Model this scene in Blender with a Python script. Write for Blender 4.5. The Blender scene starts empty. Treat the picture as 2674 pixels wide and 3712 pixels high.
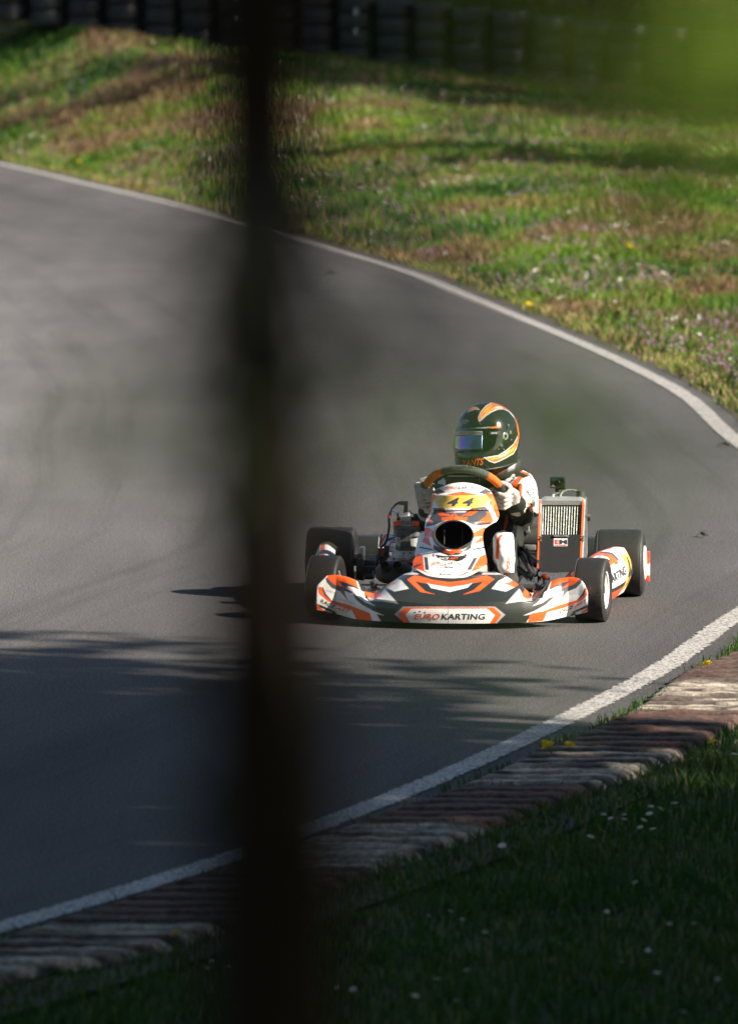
import bpy, bmesh, math, random
import numpy as np
from mathutils import Vector, Matrix
from mathutils.bvhtree import BVHTree

random.seed(4); rng = np.random.default_rng(4)
R = math.radians
scene = bpy.context.scene
COL = scene.collection

# ------------------------------------------------------------------ camera
F_PX, CAM_H, CAM_A = 23360.0, 2.71, math.atan(2058 / 23360.0)
cd = bpy.data.cameras.new("camera")
cam = bpy.data.objects.new("camera", cd); COL.objects.link(cam)
cam.location = (0, 0, CAM_H); cam.rotation_euler = (R(90) - CAM_A, 0, 0)
cd.sensor_fit = 'HORIZONTAL'; cd.sensor_width = 24.0; cd.lens = F_PX / 2674 * 24
cd.clip_start = 0.05; cd.clip_end = 3000
cd.dof.use_dof = True; cd.dof.focus_distance = 25.7; cd.dof.aperture_fstop = 5.2
scene.camera = cam

# ------------------------------------------------------------------ light
SUN_EL, SUN_AZ = 31.0, 113.0        # azimuth clockwise from +Y
w = bpy.data.worlds.new("World"); scene.world = w; w.use_nodes = True
nt = w.node_tree; nt.nodes.clear()
sky = nt.nodes.new("ShaderNodeTexSky"); sky.sky_type = 'NISHITA'; sky.sun_disc = False
sky.sun_elevation = R(SUN_EL); sky.sun_rotation = R(SUN_AZ)
bg = nt.nodes.new("ShaderNodeBackground"); bg.inputs[1].default_value = 0.05
wo = nt.nodes.new("ShaderNodeOutputWorld")
nt.links.new(sky.outputs[0], bg.inputs[0]); nt.links.new(bg.outputs[0], wo.inputs[0])
SUN_DIR = Vector((math.sin(R(SUN_AZ)) * math.cos(R(SUN_EL)), math.cos(R(SUN_AZ)) * math.cos(R(SUN_EL)), math.sin(R(SUN_EL))))
sl = bpy.data.lights.new("sun", 'SUN'); sl.energy = 5.0; sl.angle = R(0.5); sl.color = (1.0, 0.90, 0.76)
so = bpy.data.objects.new("sun", sl); COL.objects.link(so)
so.rotation_euler = SUN_DIR.to_track_quat('Z', 'Y').to_euler(); so.location = SUN_DIR * 60
scene.view_settings.view_transform = 'Standard'; scene.view_settings.look = 'None'
scene.view_settings.exposure = 1.55; scene.view_settings.gamma = 1.0
scene.cycles.use_denoising = True
scene.cycles.max_bounces = 6; scene.cycles.transparent_max_bounces = 12

# ------------------------------------------------------------------ measuring helpers
def ray(px, py):
    d = Vector(((px - 1337) / F_PX, 1.0, -(py - 1856) / F_PX))
    c, s = math.cos(CAM_A), math.sin(CAM_A)
    return Vector((d.x, d.y * c + d.z * s, -d.y * s + d.z * c))
def ground_at(px, py, z=0.0):
    r = ray(px, py); t = (z - CAM_H) / r.z
    return Vector((r.x * t, r.y * t, z))
def at_depth(px, py, Y):
    r = ray(px, py); t = Y / r.y
    return Vector((r.x * t, Y, CAM_H + r.z * t))

def value_noise(x, y, scale, seed=0, octaves=3):
    out = np.zeros_like(x, dtype=float); amp = 1.0; tot = 0
    for o in range(octaves):
        g = np.random.default_rng(seed + o * 17).random((256, 256))
        X = x / scale * (2 ** o); Y = y / scale * (2 ** o)
        xi = np.floor(X).astype(int); yi = np.floor(Y).astype(int)
        fx = X - xi; fy = Y - yi; fx = fx * fx * (3 - 2 * fx); fy = fy * fy * (3 - 2 * fy)
        a = g[xi % 256, yi % 256]; b = g[(xi + 1) % 256, yi % 256]
        c = g[xi % 256, (yi + 1) % 256]; d = g[(xi + 1) % 256, (yi + 1) % 256]
        out += amp * ((a * (1 - fx) + b * fx) * (1 - fy) + (c * (1 - fx) + d * fx) * fy); tot += amp; amp *= 0.5
    return out / tot

def lin(r, g, b):
    f = lambda c: (c / 255 / 12.92) if c / 255 <= 0.04045 else ((c / 255 + 0.055) / 1.055) ** 2.4
    return (f(r), f(g), f(b))

# ------------------------------------------------------------------ tagging
def tag(o, label=None, cat=None, group=None, kind=None):
    if label: o['label'] = label
    if cat: o['category'] = cat
    if group: o['group'] = group
    if kind: o['kind'] = kind
    return o
def empty(name, loc=(0, 0, 0), rz=0.0, parent=None):
    o = bpy.data.objects.new(name, None); COL.objects.link(o)
    o.location = loc; o.rotation_euler = (0, 0, rz); o.empty_display_size = 0.1
    if parent: o.parent = parent
    return o
def copy_tree(o, parent=None):
    c = o.copy(); COL.objects.link(c)
    if parent: c.parent = parent
    for ch in list(o.children): copy_tree(ch, c)
    return c

# ------------------------------------------------------------------ materials
def new_mat(name):
    m = bpy.data.materials.new(name); m.use_nodes = True
    n = m.node_tree; n.nodes.clear()
    o = n.nodes.new("ShaderNodeOutputMaterial"); p = n.nodes.new("ShaderNodeBsdfPrincipled")
    n.links.new(p.outputs[0], o.inputs[0])
    return m, n, p, o
def nd(n, t, **kw):
    x = n.nodes.new(t)
    for k, v in kw.items(): setattr(x, k, v)
    return x
def noise(n, scale, detail=3, rough=0.6, coord='Object', stretch=None):
    tc = nd(n, "ShaderNodeTexCoord"); t = nd(n, "ShaderNodeTexNoise")
    t.inputs['Scale'].default_value = scale; t.inputs['Detail'].default_value = detail; t.inputs['Roughness'].default_value = rough
    if stretch:
        mp = nd(n, "ShaderNodeMapping"); mp.inputs['Scale'].default_value = stretch[:3]
        if len(stretch) > 3: mp.inputs['Rotation'].default_value = (0, 0, stretch[3])
        n.links.new(tc.outputs[coord], mp.inputs[0]); n.links.new(mp.outputs[0], t.inputs['Vector'])
    else: n.links.new(tc.outputs[coord], t.inputs['Vector'])
    return t.outputs['Fac']
def ramp(n, fac, stops):
    r = nd(n, "ShaderNodeValToRGB"); e = r.color_ramp.elements
    while len(e) < len(stops): e.new(0.5)
    for i, (p, c) in enumerate(stops):
        e[i].position = p; e[i].color = (c[0], c[1], c[2], 1) if not isinstance(c, (int, float)) else (c, c, c, 1)
    n.links.new(fac, r.inputs[0]); return r.outputs[0]
def mix(n, a, b, fac, mode='MIX'):
    m = nd(n, "ShaderNodeMix", data_type='RGBA', blend_type=mode)
    for s, v in ((m.inputs[0], fac), (m.inputs[6], a), (m.inputs[7], b)):
        if isinstance(v, (int, float)): s.default_value = v if s == m.inputs[0] else (v, v, v, 1)
        elif isinstance(v, tuple): s.default_value = (*v[:3], 1)
        else: n.links.new(v, s)
    return m.outputs[2]
def bump(n, p, h, strength=0.3, dist=0.01):
    b = nd(n, "ShaderNodeBump"); b.inputs['Strength'].default_value = strength; b.inputs['Distance'].default_value = dist
    n.links.new(h, b.inputs['Height']); n.links.new(b.outputs[0], p.inputs['Normal'])

def col_mat(name, rough=0.4, metal=0.0, coat=0.0, dirt=0.12, dscale=30, bumpk=None, spec=0.5):
    """colour from the mesh's own 'Col' attribute, with a little dirt and uneven gloss"""
    m, n, p, o = new_mat(name)
    a = nd(n, "ShaderNodeVertexColor", layer_name="Col")
    nz = noise(n, dscale, 5, 0.65)
    g = ramp(n, nz, [(0.35, 1 - dirt * 1.6), (0.62, 1.0)])
    n.links.new(mix(n, a.outputs[0], g, 1.0, 'MULTIPLY'), p.inputs['Base Color'])
    rr = ramp(n, nz, [(0.3, min(1, rough * 1.5)), (0.7, rough)])
    n.links.new(rr, p.inputs['Roughness'])
    p.inputs['Metallic'].default_value = metal; p.inputs['Coat Weight'].default_value = coat
    p.inputs['Coat Roughness'].default_value = 0.08; p.inputs['Specular IOR Level'].default_value = spec
    if bumpk: bump(n, p, noise(n, bumpk[0], 4), bumpk[1], bumpk[2])
    return m
M = {}
M['paint'] = col_mat('fairing_plastic', 0.32, 0, 0.25, 0.15, 18)
M['rubber'] = col_mat('tyre_rubber', 0.46, 0, 0, 0.35, 26, (90, 0.25, 0.002))
M['metal'] = col_mat('bare_metal', 0.3, 0.85, 0, 0.3, 60)
M['cast'] = col_mat('cast_metal', 0.45, 0.35, 0, 0.2, 50, (120, 0.12, 0.0006))
M['plastic'] = col_mat('matt_plastic', 0.5, 0, 0, 0.25, 50)
M['cloth'] = col_mat('suit_cloth', 0.75, 0, 0, 0.06, 20, (16, 0.45, 0.006), 0.25)
M['leather'] = col_mat('glove_leather', 0.7, 0, 0, 0.25, 60, (60, 0.7, 0.004), 0.3)
M['gloss'] = col_mat('gloss_shell', 0.12, 0, 0.45, 0.05, 20)
M['alloy'] = col_mat('brushed_alloy', 0.32, 0.6, 0, 0.12, 20)
M['grip'] = col_mat('suede_grip', 0.85, 0, 0, 0.15, 60, (400, 0.3, 0.001), 0.2)

# ------------------------------------------------------------------ mesh buffer
class MB:
    def __init__(s): s.v = []; s.f = []; s.c = []
    def add(s, vs, fs, col):
        b = len(s.v); s.v += [tuple(map(float, v)) for v in vs]
        s.f += [tuple(i + b for i in f) for f in fs]
        if len(col) == len(vs) and not isinstance(col[0], (int, float)): s.c += [tuple(c[:3]) for c in col]
        else: s.c += [tuple(col[:3])] * len(vs)
        return s
    def grid(s, P, col, cu=False, cv=False, keep=None):
        P = np.asarray(P); nu, nv = P.shape[:2]; fs = []
        for i in range(nu if cu else nu - 1):
            for j in range(nv if cv else nv - 1):
                i2, j2 = (i + 1) % nu, (j + 1) % nv
                if keep is not None and not (keep[i, j] and keep[i2, j] and keep[i2, j2] and keep[i, j2]): continue
                fs.append((i * nv + j, i2 * nv + j, i2 * nv + j2, i * nv + j2))
        c = col
        if isinstance(col, np.ndarray) and col.ndim == 3: c = [tuple(x) for x in col.reshape(-1, 3)]
        return s.add(P.reshape(-1, 3), fs, c)
    def box(s, c, size, col, rot=None, bev=0.15, seg=2):
        bm = bmesh.new(); bmesh.ops.create_cube(bm, size=1.0)
        bmesh.ops.scale(bm, vec=size, verts=bm.verts)
        if bev: bmesh.ops.bevel(bm, geom=bm.edges[:], offset=min(size) * bev, segments=seg, affect='EDGES', profile=0.6)
        mt = Matrix.Translation(Vector(c)) @ (rot.to_4x4() if rot is not None else Matrix())
        bm.transform(mt); bm.verts.index_update()
        s.add([v.co[:] for v in bm.verts], [[v.index for v in f.verts] for f in bm.faces], col); bm.free(); return s
    def tube(s, pts, rad, col, seg=12, caps=True, closed=False, flat=None):
        pts = [Vector(p) for p in pts]; n = len(pts)
        rad = [rad] * n if isinstance(rad, (int, float)) else list(rad)
        rings = []; prev = None
        for i, p in enumerate(pts):
            a = pts[(i - 1) % n] if (closed or i) else p; b = pts[(i + 1) % n] if (closed or i < n - 1) else p
            t = (b - a).normalized()
            if prev is None:
                u = t.cross(Vector((0, 0, 1)) if abs(t.z) < 0.9 else Vector((1, 0, 0))).normalized()
            else: u = (prev - t * prev.dot(t)).normalized()
            prev = u; v = t.cross(u)
            fl = 1.0 if flat is None else flat
            rings.append([p + (u * math.cos(k * 2 * math.pi / seg) + v * fl * math.sin(k * 2 * math.pi / seg)) * rad[i] for k in range(seg)])
        vs = [x for r in rings for x in r]; fs = []
        for i in range(n if closed else n - 1):
            for k in range(seg):
                i2 = (i + 1) % n; k2 = (k + 1) % seg
                fs.append((i * seg + k, i * seg + k2, i2 * seg + k2, i2 * seg + k))
        if caps and not closed:
            fs.append(tuple(reversed(range(seg)))); fs.append(tuple((n - 1) * seg + k for k in range(seg)))
        return s.add(vs, fs, col)
    def lathe(s, prof, c, axis, col, seg=32, caps=False):
        """prof: list of (distance along axis, radius)"""
        ax = Vector(axis).normalized(); u = ax.cross(Vector((0, 0, 1)) if abs(ax.z) < 0.9 else Vector((1, 0, 0))).normalized(); v = ax.cross(u); c = Vector(c)
        vs = []; cols = []
        for i, (h, r) in enumerate(prof):
            for k in range(seg):
                a = k * 2 * math.pi / seg; vs.append(c + ax * h + (u * math.cos(a) + v * math.sin(a)) * r)
                cols.append(col[i] if isinstance(col, list) else col)
        fs = []
        for i in range(len(prof) - 1):
            for k in range(seg):
                k2 = (k + 1) % seg; fs.append((i * seg + k, i * seg + k2, (i + 1) * seg + k2, (i + 1) * seg + k))
        if caps:
            fs.append(tuple(reversed(range(seg)))); fs.append(tuple((len(prof) - 1) * seg + k for k in range(seg)))
        return s.add(vs, fs, cols)
    def bvh(s): return BVHTree.FromPolygons([Vector(v) for v in s.v], s.f)
    def build(s, name, mat, parent=None, smooth=True, angle=35, thick=None):
        me = bpy.data.meshes.new(name); me.from_pydata(s.v, [], s.f)
        a = me.color_attributes.new("Col", 'FLOAT_COLOR', 'POINT')
        c = np.ones((len(s.v), 4), dtype=np.float32)
        if len(s.c): c[:, :3] = np.array(s.c)
        a.data.foreach_set('color', c.ravel())
        me.materials.append(mat)
        if smooth:
            me.polygons.foreach_set('use_smooth', [True] * len(me.polygons))
            me.set_sharp_from_angle(angle=R(angle))
        me.update()
        o = bpy.data.objects.new(name, me); COL.objects.link(o)
        if parent: o.parent = parent
        if thick:
            md = o.modifiers.new("solid", 'SOLIDIFY'); md.thickness = thick; md.offset = -1
        return o

def fast_mesh(name, V, Fc, C=None, mat=None, parent=None, uv=None, smooth=False):
    V = np.ascontiguousarray(V, dtype=np.float32); Fc = np.ascontiguousarray(Fc, dtype=np.int32)
    m, k = Fc.shape; me = bpy.data.meshes.new(name)
    me.vertices.add(len(V)); me.vertices.foreach_set('co', V.ravel())
    me.loops.add(m * k); me.loops.foreach_set('vertex_index', Fc.ravel())
    me.polygons.add(m); me.polygons.foreach_set('loop_start', np.arange(0, m * k, k, dtype=np.int32))
    if smooth: me.polygons.foreach_set('use_smooth', [True] * m)
    me.update(calc_edges=True)
    if C is not None:
        a = me.color_attributes.new("Col", 'FLOAT_COLOR', 'POINT')
        c = np.ones((len(V), 4), dtype=np.float32); c[:, :3] = C; a.data.foreach_set('color', c.ravel())
    if uv is not None:
        l = me.uv_layers.new(name="UVMap"); l.data.foreach_set('uv', np.ascontiguousarray(uv[Fc.ravel()], dtype=np.float32).ravel())
    if mat: me.materials.append(mat)
    o = bpy.data.objects.new(name, me); COL.objects.link(o)
    if parent: o.parent = parent
    return o
# ================================================================== THE SETTING
# edge of the track (painted line), far end to near end, as ground points
edge_px = [(-900, 420), (-400, 510), (0, 592), (327, 668), (655, 745), (916, 818), (1146, 884), (1473, 982), (1674, 1064), (1919, 1165), (2164, 1269), (2408, 1385), (2531, 1465), (2653, 1587)]
near_px = [(2653, 2236), (2504, 2373), (2296, 2492), (2117, 2581), (1909, 2689), (1700, 2785), (1457, 2887), (1217, 2991), (895, 3100), (583, 3200), (291, 3293), (0, 3376)]
pts = [ground_at(*p) for p in edge_px]
mid = [Vector((pts[-1].x + 0.16, 32.6, 0)), Vector((pts[-1].x + 0.19, 30.3, 0)), Vector((pts[-1].x + 0.05, 28.2, 0))]
near = [ground_at(*p) for p in near_px]
dl = (near[-1] - near[-3]).normalized()
tail = []; p = near[-1].copy(); ang = math.atan2(dl.y, dl.x)
for i in range(14):
    ang -= 0.05; p = p + Vector((math.cos(ang), math.sin(ang), 0)) * 1.3; tail.append(p.copy())
def smooth_curve(P, step):
    P = [np.array(p[:2]) for p in P]
    out = []
    for i in range(len(P) - 1):
        p0 = P[max(i - 1, 0)]; p1 = P[i]; p2 = P[i + 1]; p3 = P[min(i + 2, len(P) - 1)]
        n = max(2, int(np.linalg.norm(p2 - p1) / step))
        for k in range(n):
            t = k / n
            out.append(0.5 * ((2 * p1) + (-p0 + p2) * t + (2 * p0 - 5 * p1 + 4 * p2 - p3) * t * t + (-p0 + 3 * p1 - 3 * p2 + p3) * t ** 3))
    out.append(P[-1]); out = np.array(out)
    for _ in range(40): out[1:-1] = (out[:-2] + out[2:] + 2 * out[1:-1]) / 4
    d = np.r_[0, np.cumsum(np.linalg.norm(np.diff(out, axis=0), axis=1))]
    s = np.arange(0, d[-1], step); return np.c_[np.interp(s, d, out[:, 0]), np.interp(s, d, out[:, 1])], s
EDGE, ES = smooth_curve(pts + mid + near + tail, 0.15)
ET = np.gradient(EDGE, axis=0); ET /= np.linalg.norm(ET, axis=1)[:, None]
EN = np.c_[-ET[:, 1], ET[:, 0]]                # points off the track (to the outside)
if (EN[len(EN) // 2] @ np.array([1, 0])) < 0: EN = -EN
from mathutils.kdtree import KDTree
def edge_dist(x, y):
    """signed distance from the line: positive outside the track"""
    d = np.empty(len(x)); 
    for a in range(0, len(x), 20000):
        X = np.c_[x[a:a + 20000], y[a:a + 20000]]
        E = EDGE[::3]; N = EN[::3]
        dd = (X[:, None, 0] - E[None, :, 0]) ** 2 + (X[:, None, 1] - E[None, :, 1]) ** 2
        k = dd.argmin(1); d[a:a + 20000] = ((X - E[k]) * N[k]).sum(1)
    return d

WALL_Y = 95.0
def wall_z(x): return np.clip(0.98 - 0.103 * x, 0.35, 2.2)
def ground_z(x, y, ed=None):
    x = np.asarray(x, float); y = np.asarray(y, float)
    if ed is None: ed = edge_dist(x.ravel(), y.ravel()).reshape(x.shape)
    off = np.clip((ed - 0.7) / 3.0, 0, 1)
    t = np.clip((y - 42) / (WALL_Y - 42), 0, 1.15); z = off * (t * t * (1.7 - 0.7 * t)) * wall_z(x)
    z = z + off * np.clip((y - WALL_Y - 1) / 12, 0, 1) * 2.2 + np.clip((y - 110) / 80, 0, 1) * 3.0 * off
    b = np.clip((15.5 - y) / 12, 0, 1); b = b * b * (3 - 2 * b); z = z + np.clip((ed - 0.6) / 5, 0, 1) * b * 1.15
    z = z + off * 0.05 * (value_noise(x, y, 2.2, 5, 2) - 0.5) * np.clip(ed / 2.5, 0, 1)
    return z

# ---- asphalt
def asphalt_nodes(n):
    fine = noise(n, 130, 3, 0.75); mid_ = noise(n, 55, 3, 0.6); big = noise(n, 0.5, 4, 0.6)
    streak = noise(n, 1.6, 4, 0.6, stretch=(1.0, 0.10, 1, -0.12))
    c = ramp(n, fine, [(0.32, lin(34, 34, 35)), (0.5, lin(76, 75, 76)), (0.70, lin(133, 130, 129))])
    c = mix(n, c, ramp(n, mid_, [(0.3, 0.72), (0.7, 1.15)]), 1.0, 'MULTIPLY')
    c = mix(n, c, ramp(n, big, [(0.35, 0.90), (0.65, 1.05)]), 1.0, 'MULTIPLY')
    c = mix(n, c, ramp(n, streak, [(0.36, 0.84), (0.64, 1.05)]), 1.0, 'MULTIPLY')
    return c, fine, mid_
m, n, p, o = new_mat('asphalt')
c, fine, md_ = asphalt_nodes(n); n.links.new(c, p.inputs['Base Color']); p.inputs['Roughness'].default_value = 0.85; p.inputs['Specular IOR Level'].default_value = 0.18
# rubbered racing line and tyre marks follow the bend; band also paints in leaf-veil dimming
uvn = nd(n, "ShaderNodeUVMap"); sp_ = nd(n, "ShaderNodeSeparateXYZ"); n.links.new(uvn.outputs[0], sp_.inputs[0])
band = ramp(n, sp_.outputs[1], [(0.36, 2.0), (0.62, 1.25), (0.84, 0.80), (0.945, 1.0)])
mp = nd(n, "ShaderNodeMapping"); mp.inputs['Scale'].default_value = (0.08, 30, 1); n.links.new(uvn.outputs[0], mp.inputs[0])
tn = nd(n, "ShaderNodeTexNoise"); tn.inputs['Scale'].default_value = 1.0; tn.inputs['Detail'].default_value = 5; tn.inputs['Roughness'].default_value = .7; n.links.new(mp.outputs[0], tn.inputs['Vector'])
c = mix(n, c, band, 1.0, 'MULTIPLY'); c = mix(n, c, ramp(n, tn.outputs['Fac'], [(0.34, 0.80), (0.48, 1.0), (0.66, 1.04)]), 1.0, 'MULTIPLY')
vo = nd(n, "ShaderNodeTexVoronoi"); vo.inputs['Scale'].default_value = 9; tcv = nd(n, "ShaderNodeTexCoord"); n.links.new(tcv.outputs['Object'], vo.inputs['Vector'])
c = mix(n, c, ramp(n, vo.outputs['Distance'], [(0.0, 0.25), (0.035, 0.35), (0.05, 1.0)]), 0.8, 'MULTIPLY')
n.links.new(c, p.inputs['Base Color'])
bump(n, p, fine, 0.9, 0.006); M['asphalt'] = m

# line paint: worn, ragged towards its edges
m, n, p, o = new_mat('road_paint')
c, fine, md_ = asphalt_nodes(n)
wear = noise(n, 80, 5, 0.8, stretch=(1, 0.45, 1)); 
chips = ramp(n, wear, [(0.39, 0.05), (0.56, 1.0)])
pc = mix(n, lin(150, 147, 142), lin(188, 184, 178), noise(n, 5, 3))
n.links.new(mix(n, c, pc, chips), p.inputs['Base Color']); p.inputs['Roughness'].default_value = 0.7
uvn = nd(n, "ShaderNodeUVMap"); sep = nd(n, "ShaderNodeSeparateXYZ"); n.links.new(uvn.outputs[0], sep.inputs[0])
a1 = nd(n, "ShaderNodeMath", operation='PINGPONG'); n.links.new(sep.outputs[1], a1.inputs[0]); a1.inputs[1].default_value = 0.5
a2 = nd(n, "ShaderNodeMath", operation='ADD'); n.links.new(a1.outputs[0], a2.inputs[0]); 
rag = nd(n, "ShaderNodeMath", operation='MULTIPLY_ADD'); n.links.new(noise(n, 26, 4, 0.7), rag.inputs[0]); rag.inputs[1].default_value = 0.5; rag.inputs[2].default_value = -0.32
n.links.new(rag.outputs[0], a2.inputs[1])
a3 = nd(n, "ShaderNodeMath", operation='GREATER_THAN'); n.links.new(a2.outputs[0], a3.inputs[0]); a3.inputs[1].default_value = 0.055
n.links.new(a3.outputs[0], p.inputs['Alpha']); bump(n, p, fine, 0.4, 0.003); M['line'] = m

# ground: soil and thatch under the grass
m, n, p, o = new_mat('turf_ground')
c = ramp(n, noise(n, 3.0, 6, 0.7), [(0.3, lin(46, 58, 22)), (0.5, lin(70, 84, 30)), (0.7, lin(98, 92, 50))])
c = mix(n, c, ramp(n, noise(n, 60, 4, 0.7), [(0.3, 0.5), (0.7, 1.2)]), 1.0, 'MULTIPLY')
n.links.new(c, p.inputs['Base Color']); p.inputs['Roughness'].default_value = 0.95; bump(n, p, noise(n, 40, 4), 0.8, 0.03); M['turf'] = m
m, n, p, o = new_mat('verge_dirt')
c = ramp(n, noise(n, 18, 6, 0.7), [(0.3, lin(40, 38, 26)), (0.55, lin(74, 66, 44)), (0.75, lin(112, 98, 68))])
n.links.new(c, p.inputs['Base Color']); p.inputs['Roughness'].default_value = 0.95; bump(n, p, noise(n, 60, 4), 0.8, 0.01); M['dirt'] = m

# terrain sheet
xs = np.unique(np.r_[np.linspace(-600, -40, 12), np.linspace(-40, -14, 14), np.arange(-14, 14.01, 0.5), np.linspace(14, 40, 14), np.linspace(40, 600, 12)])
ys = np.unique(np.r_[np.linspace(-300, -12, 10), np.arange(-12, 120, 0.75), np.linspace(120, 900, 22)])
GX, GY = np.meshgrid(xs, ys, indexing='ij')
ed = edge_dist(GX.ravel(), GY.ravel()).reshape(GX.shape)
Z = ground_z(GX, GY, ed) - 0.006 - 0.03 * np.clip(1 - ed / 0.7, 0, 1)
nu, nv = GX.shape
idx = np.arange(nu * nv).reshape(nu, nv)
Fq = np.c_[idx[:-1, :-1].ravel(), idx[1:, :-1].ravel(), idx[1:, 1:].ravel(), idx[:-1, 1:].ravel()]
g = fast_mesh('ground', np.c_[GX.ravel(), GY.ravel(), Z.ravel()], Fq, mat=M['turf'], smooth=True); tag(g, kind='structure')

# track sheet: from the line inwards 8.5 m
def strip(name, mat, o0, o1, z0, z1, n_across=2, step=1, sl=slice(None), zf=None, colf=None):
    E, N, S = EDGE[sl][::step], EN[sl][::step], ES[sl][::step]
    ts = np.linspace(0, 1, n_across)
    V = []; UV = []
    for t in ts:
        q = E + N * (o0 + (o1 - o0) * t)
        V.append(np.c_[q, np.full(len(q), z0 + (z1 - z0) * t)]); UV.append(np.c_[S, np.full(len(S), t)])
    V = np.array(V).transpose(1, 0, 2); UV = np.array(UV).transpose(1, 0, 2)
    a, b = V.shape[:2]; idx = np.arange(a * b).reshape(a, b)
    Fq = np.c_[idx[:-1, :-1].ravel(), idx[1:, :-1].ravel(), idx[1:, 1:].ravel(), idx[:-1, 1:].ravel()]
    return fast_mesh(name, V.reshape(-1, 3), Fq[:, ::-1], mat=mat, uv=UV.reshape(-1, 2), smooth=True)
t = strip('track', M['asphalt'], -8.5, 0.16, 0.0, 0.0, 12, 2); tag(t, kind='structure')
t = strip('track_edge_line', M['line'], -0.078, 0.058, 0.004, 0.004, 4, 1); tag(t, kind='structure')
t = strip('verge', M['dirt'], 0.13, 0.75, 0.002, 0.006, 6, 2); tag(t, kind='structure')

# ---- kerb: ribbed, worn red and white blocks, outside the near line
k_in = [(2900, 2270), (2674, 2385), (2463, 2465), (2302, 2590), (2117, 2682), (1926, 2760), (1700, 2865), (1290, 3015), (583, 3251), (0, 3439)]
k_out = [(2950, 2500), (2674, 2647), (2487, 2748), (2254, 2850), (2057, 2921), (1736, 3047), (1332, 3200), (583, 3470), (135, 3553), (0, 3600)]
def ext(P):
    d = (P[-1] - P[-2]).normalized(); return P + [P[-1] + d * 1.5, P[-1] + d * 3.2 + Vector((-0.25, 0, 0))]
KI, _ = smooth_curve(ext([ground_at(*p) for p in k_in]), 0.02); KO, _ = smooth_curve(ext([ground_at(*p) for p in k_out]), 0.02)
# resample both on the same lines across (ribs lie straight across the view of the driver)
ky = np.arange(min(KI[-1, 1], KO[-1, 1]) + 0.3, 25.6, 0.0125)
xi = np.interp(ky, KI[::-1, 1], KI[::-1, 0]); xo = np.interp(ky + 0.0, KO[::-1, 1], KO[::-1, 0])
na = 26; ts = np.linspace(0, 1, na)
KX = xi[:, None] * (1 - ts) + xo[:, None] * ts; KY = np.repeat(ky[:, None], na, 1) + 0.0 * ts
jit = 0.02 * (value_noise(KX, KY, 0.5, 8, 2) - 0.5)
ph = ((KY + jit) / 0.145) % 1.0
rib = np.where(ph < 0.72, np.clip(ph / 0.08, 0, 1) * np.clip((0.72 - ph) / 0.10, 0, 1), 0)
rough_n = value_noise(KX, KY, 0.06, 3, 3)
tp_ = np.clip(np.minimum(ts, 1 - ts) / 0.05, 0, 1)
KZ = 0.008 + 0.010 * tp_ + tp_ * rib * 0.020 * (0.8 + 0.4 * rough_n) + 0.004 * (rough_n - 0.5)
blk = np.floor((KY + 0.12) / 0.98).astype(int) % 2
wearn = value_noise(KX, KY, 0.09, 21, 3); wear2 = value_noise(KX * 0.3, KY * 4, 0.10, 33, 3)
red = np.array(lin(100, 72, 64)); wht = np.array(lin(176, 166, 152)); con = np.array(lin(80, 69, 63)); dk = np.array(lin(38, 32, 28))
base = np.where(blk[..., None] == 0, red, wht)
wm = np.clip((wearn * 0.35 + wear2 * 0.65 - 0.43) * 6 + 0.15, 0, .95)[..., None]
KC = base * (1 - wm) + con * wm
KC = KC * (0.22 + 0.78 * np.clip(rib, 0, 1))[..., None] * (0.8 + 0.6 * rough_n)[..., None]  # grooves between the ribs painted darker, standing in for their shade
a, b = KX.shape; idx = np.arange(a * b).reshape(a, b)
Fq = np.c_[idx[:-1, :-1].ravel(), idx[:-1, 1:].ravel(), idx[1:, 1:].ravel(), idx[1:, :-1].ravel()]
M['kerb'] = col_mat('worn_kerb_paint', 0.85, 0, 0, 0.4, 40, (90, 0.8, 0.006), 0.3)
kb = fast_mesh('kerb', np.c_[KX.ravel(), KY.ravel(), KZ.ravel()], Fq, KC.reshape(-1, 3), M['kerb']); tag(kb, kind='structure')

# ---- scraps lying on the track
for px_s, py_s, ln_, lab_ in ((2628, 1614, .09, 'dark scrap of rubber lying near the outer white line right of the driver'), (2545, 1940, .05, 'small dark scrap on the asphalt right of the rear wheel'), (1200, 990, .12, 'small dark scrap on the asphalt just right of the sapling')):
    g_ = ground_at(px_s, py_s, .01);
    b_ = MB().tube([(-ln_ / 2, 0, .012), (-ln_ * .1, .02, .022), (ln_ * .2, -.01, .016), (ln_ / 2, .015, .012)], [.004, .011, .012, .004], (.02, .02, .02), 8, flat=.6)
    b_.tube([(0, .01, .018), (ln_ * .3, .035, .03)], [.006, .003], (.02, .02, .02), 6); o_ = b_.build('rubber_scrap', M['rubber']); o_.location = (g_.x, g_.y, -.002); tag(o_, lab_, 'debris')

# ---- grass blades
m, n, p, o = new_mat('grass_blades')
a = nd(n, "ShaderNodeVertexColor", layer_name="Col"); n.links.new(a.outputs[0], p.inputs['Base Color'])
p.inputs['Roughness'].default_value = 0.6; p.inputs['Specular IOR Level'].default_value = 0.25
tr = nd(n, "ShaderNodeBsdfTranslucent"); n.links.new(a.outputs[0], tr.inputs[0])
ms = nd(n, "ShaderNodeMixShader"); ms.inputs[0].default_value = 0.35
n.links.new(p.outputs[0], ms.inputs[1]); n.links.new(tr.outputs[0], ms.inputs[2]); n.links.new(ms.outputs[0], o.inputs[0]); M['blade'] = m

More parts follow.
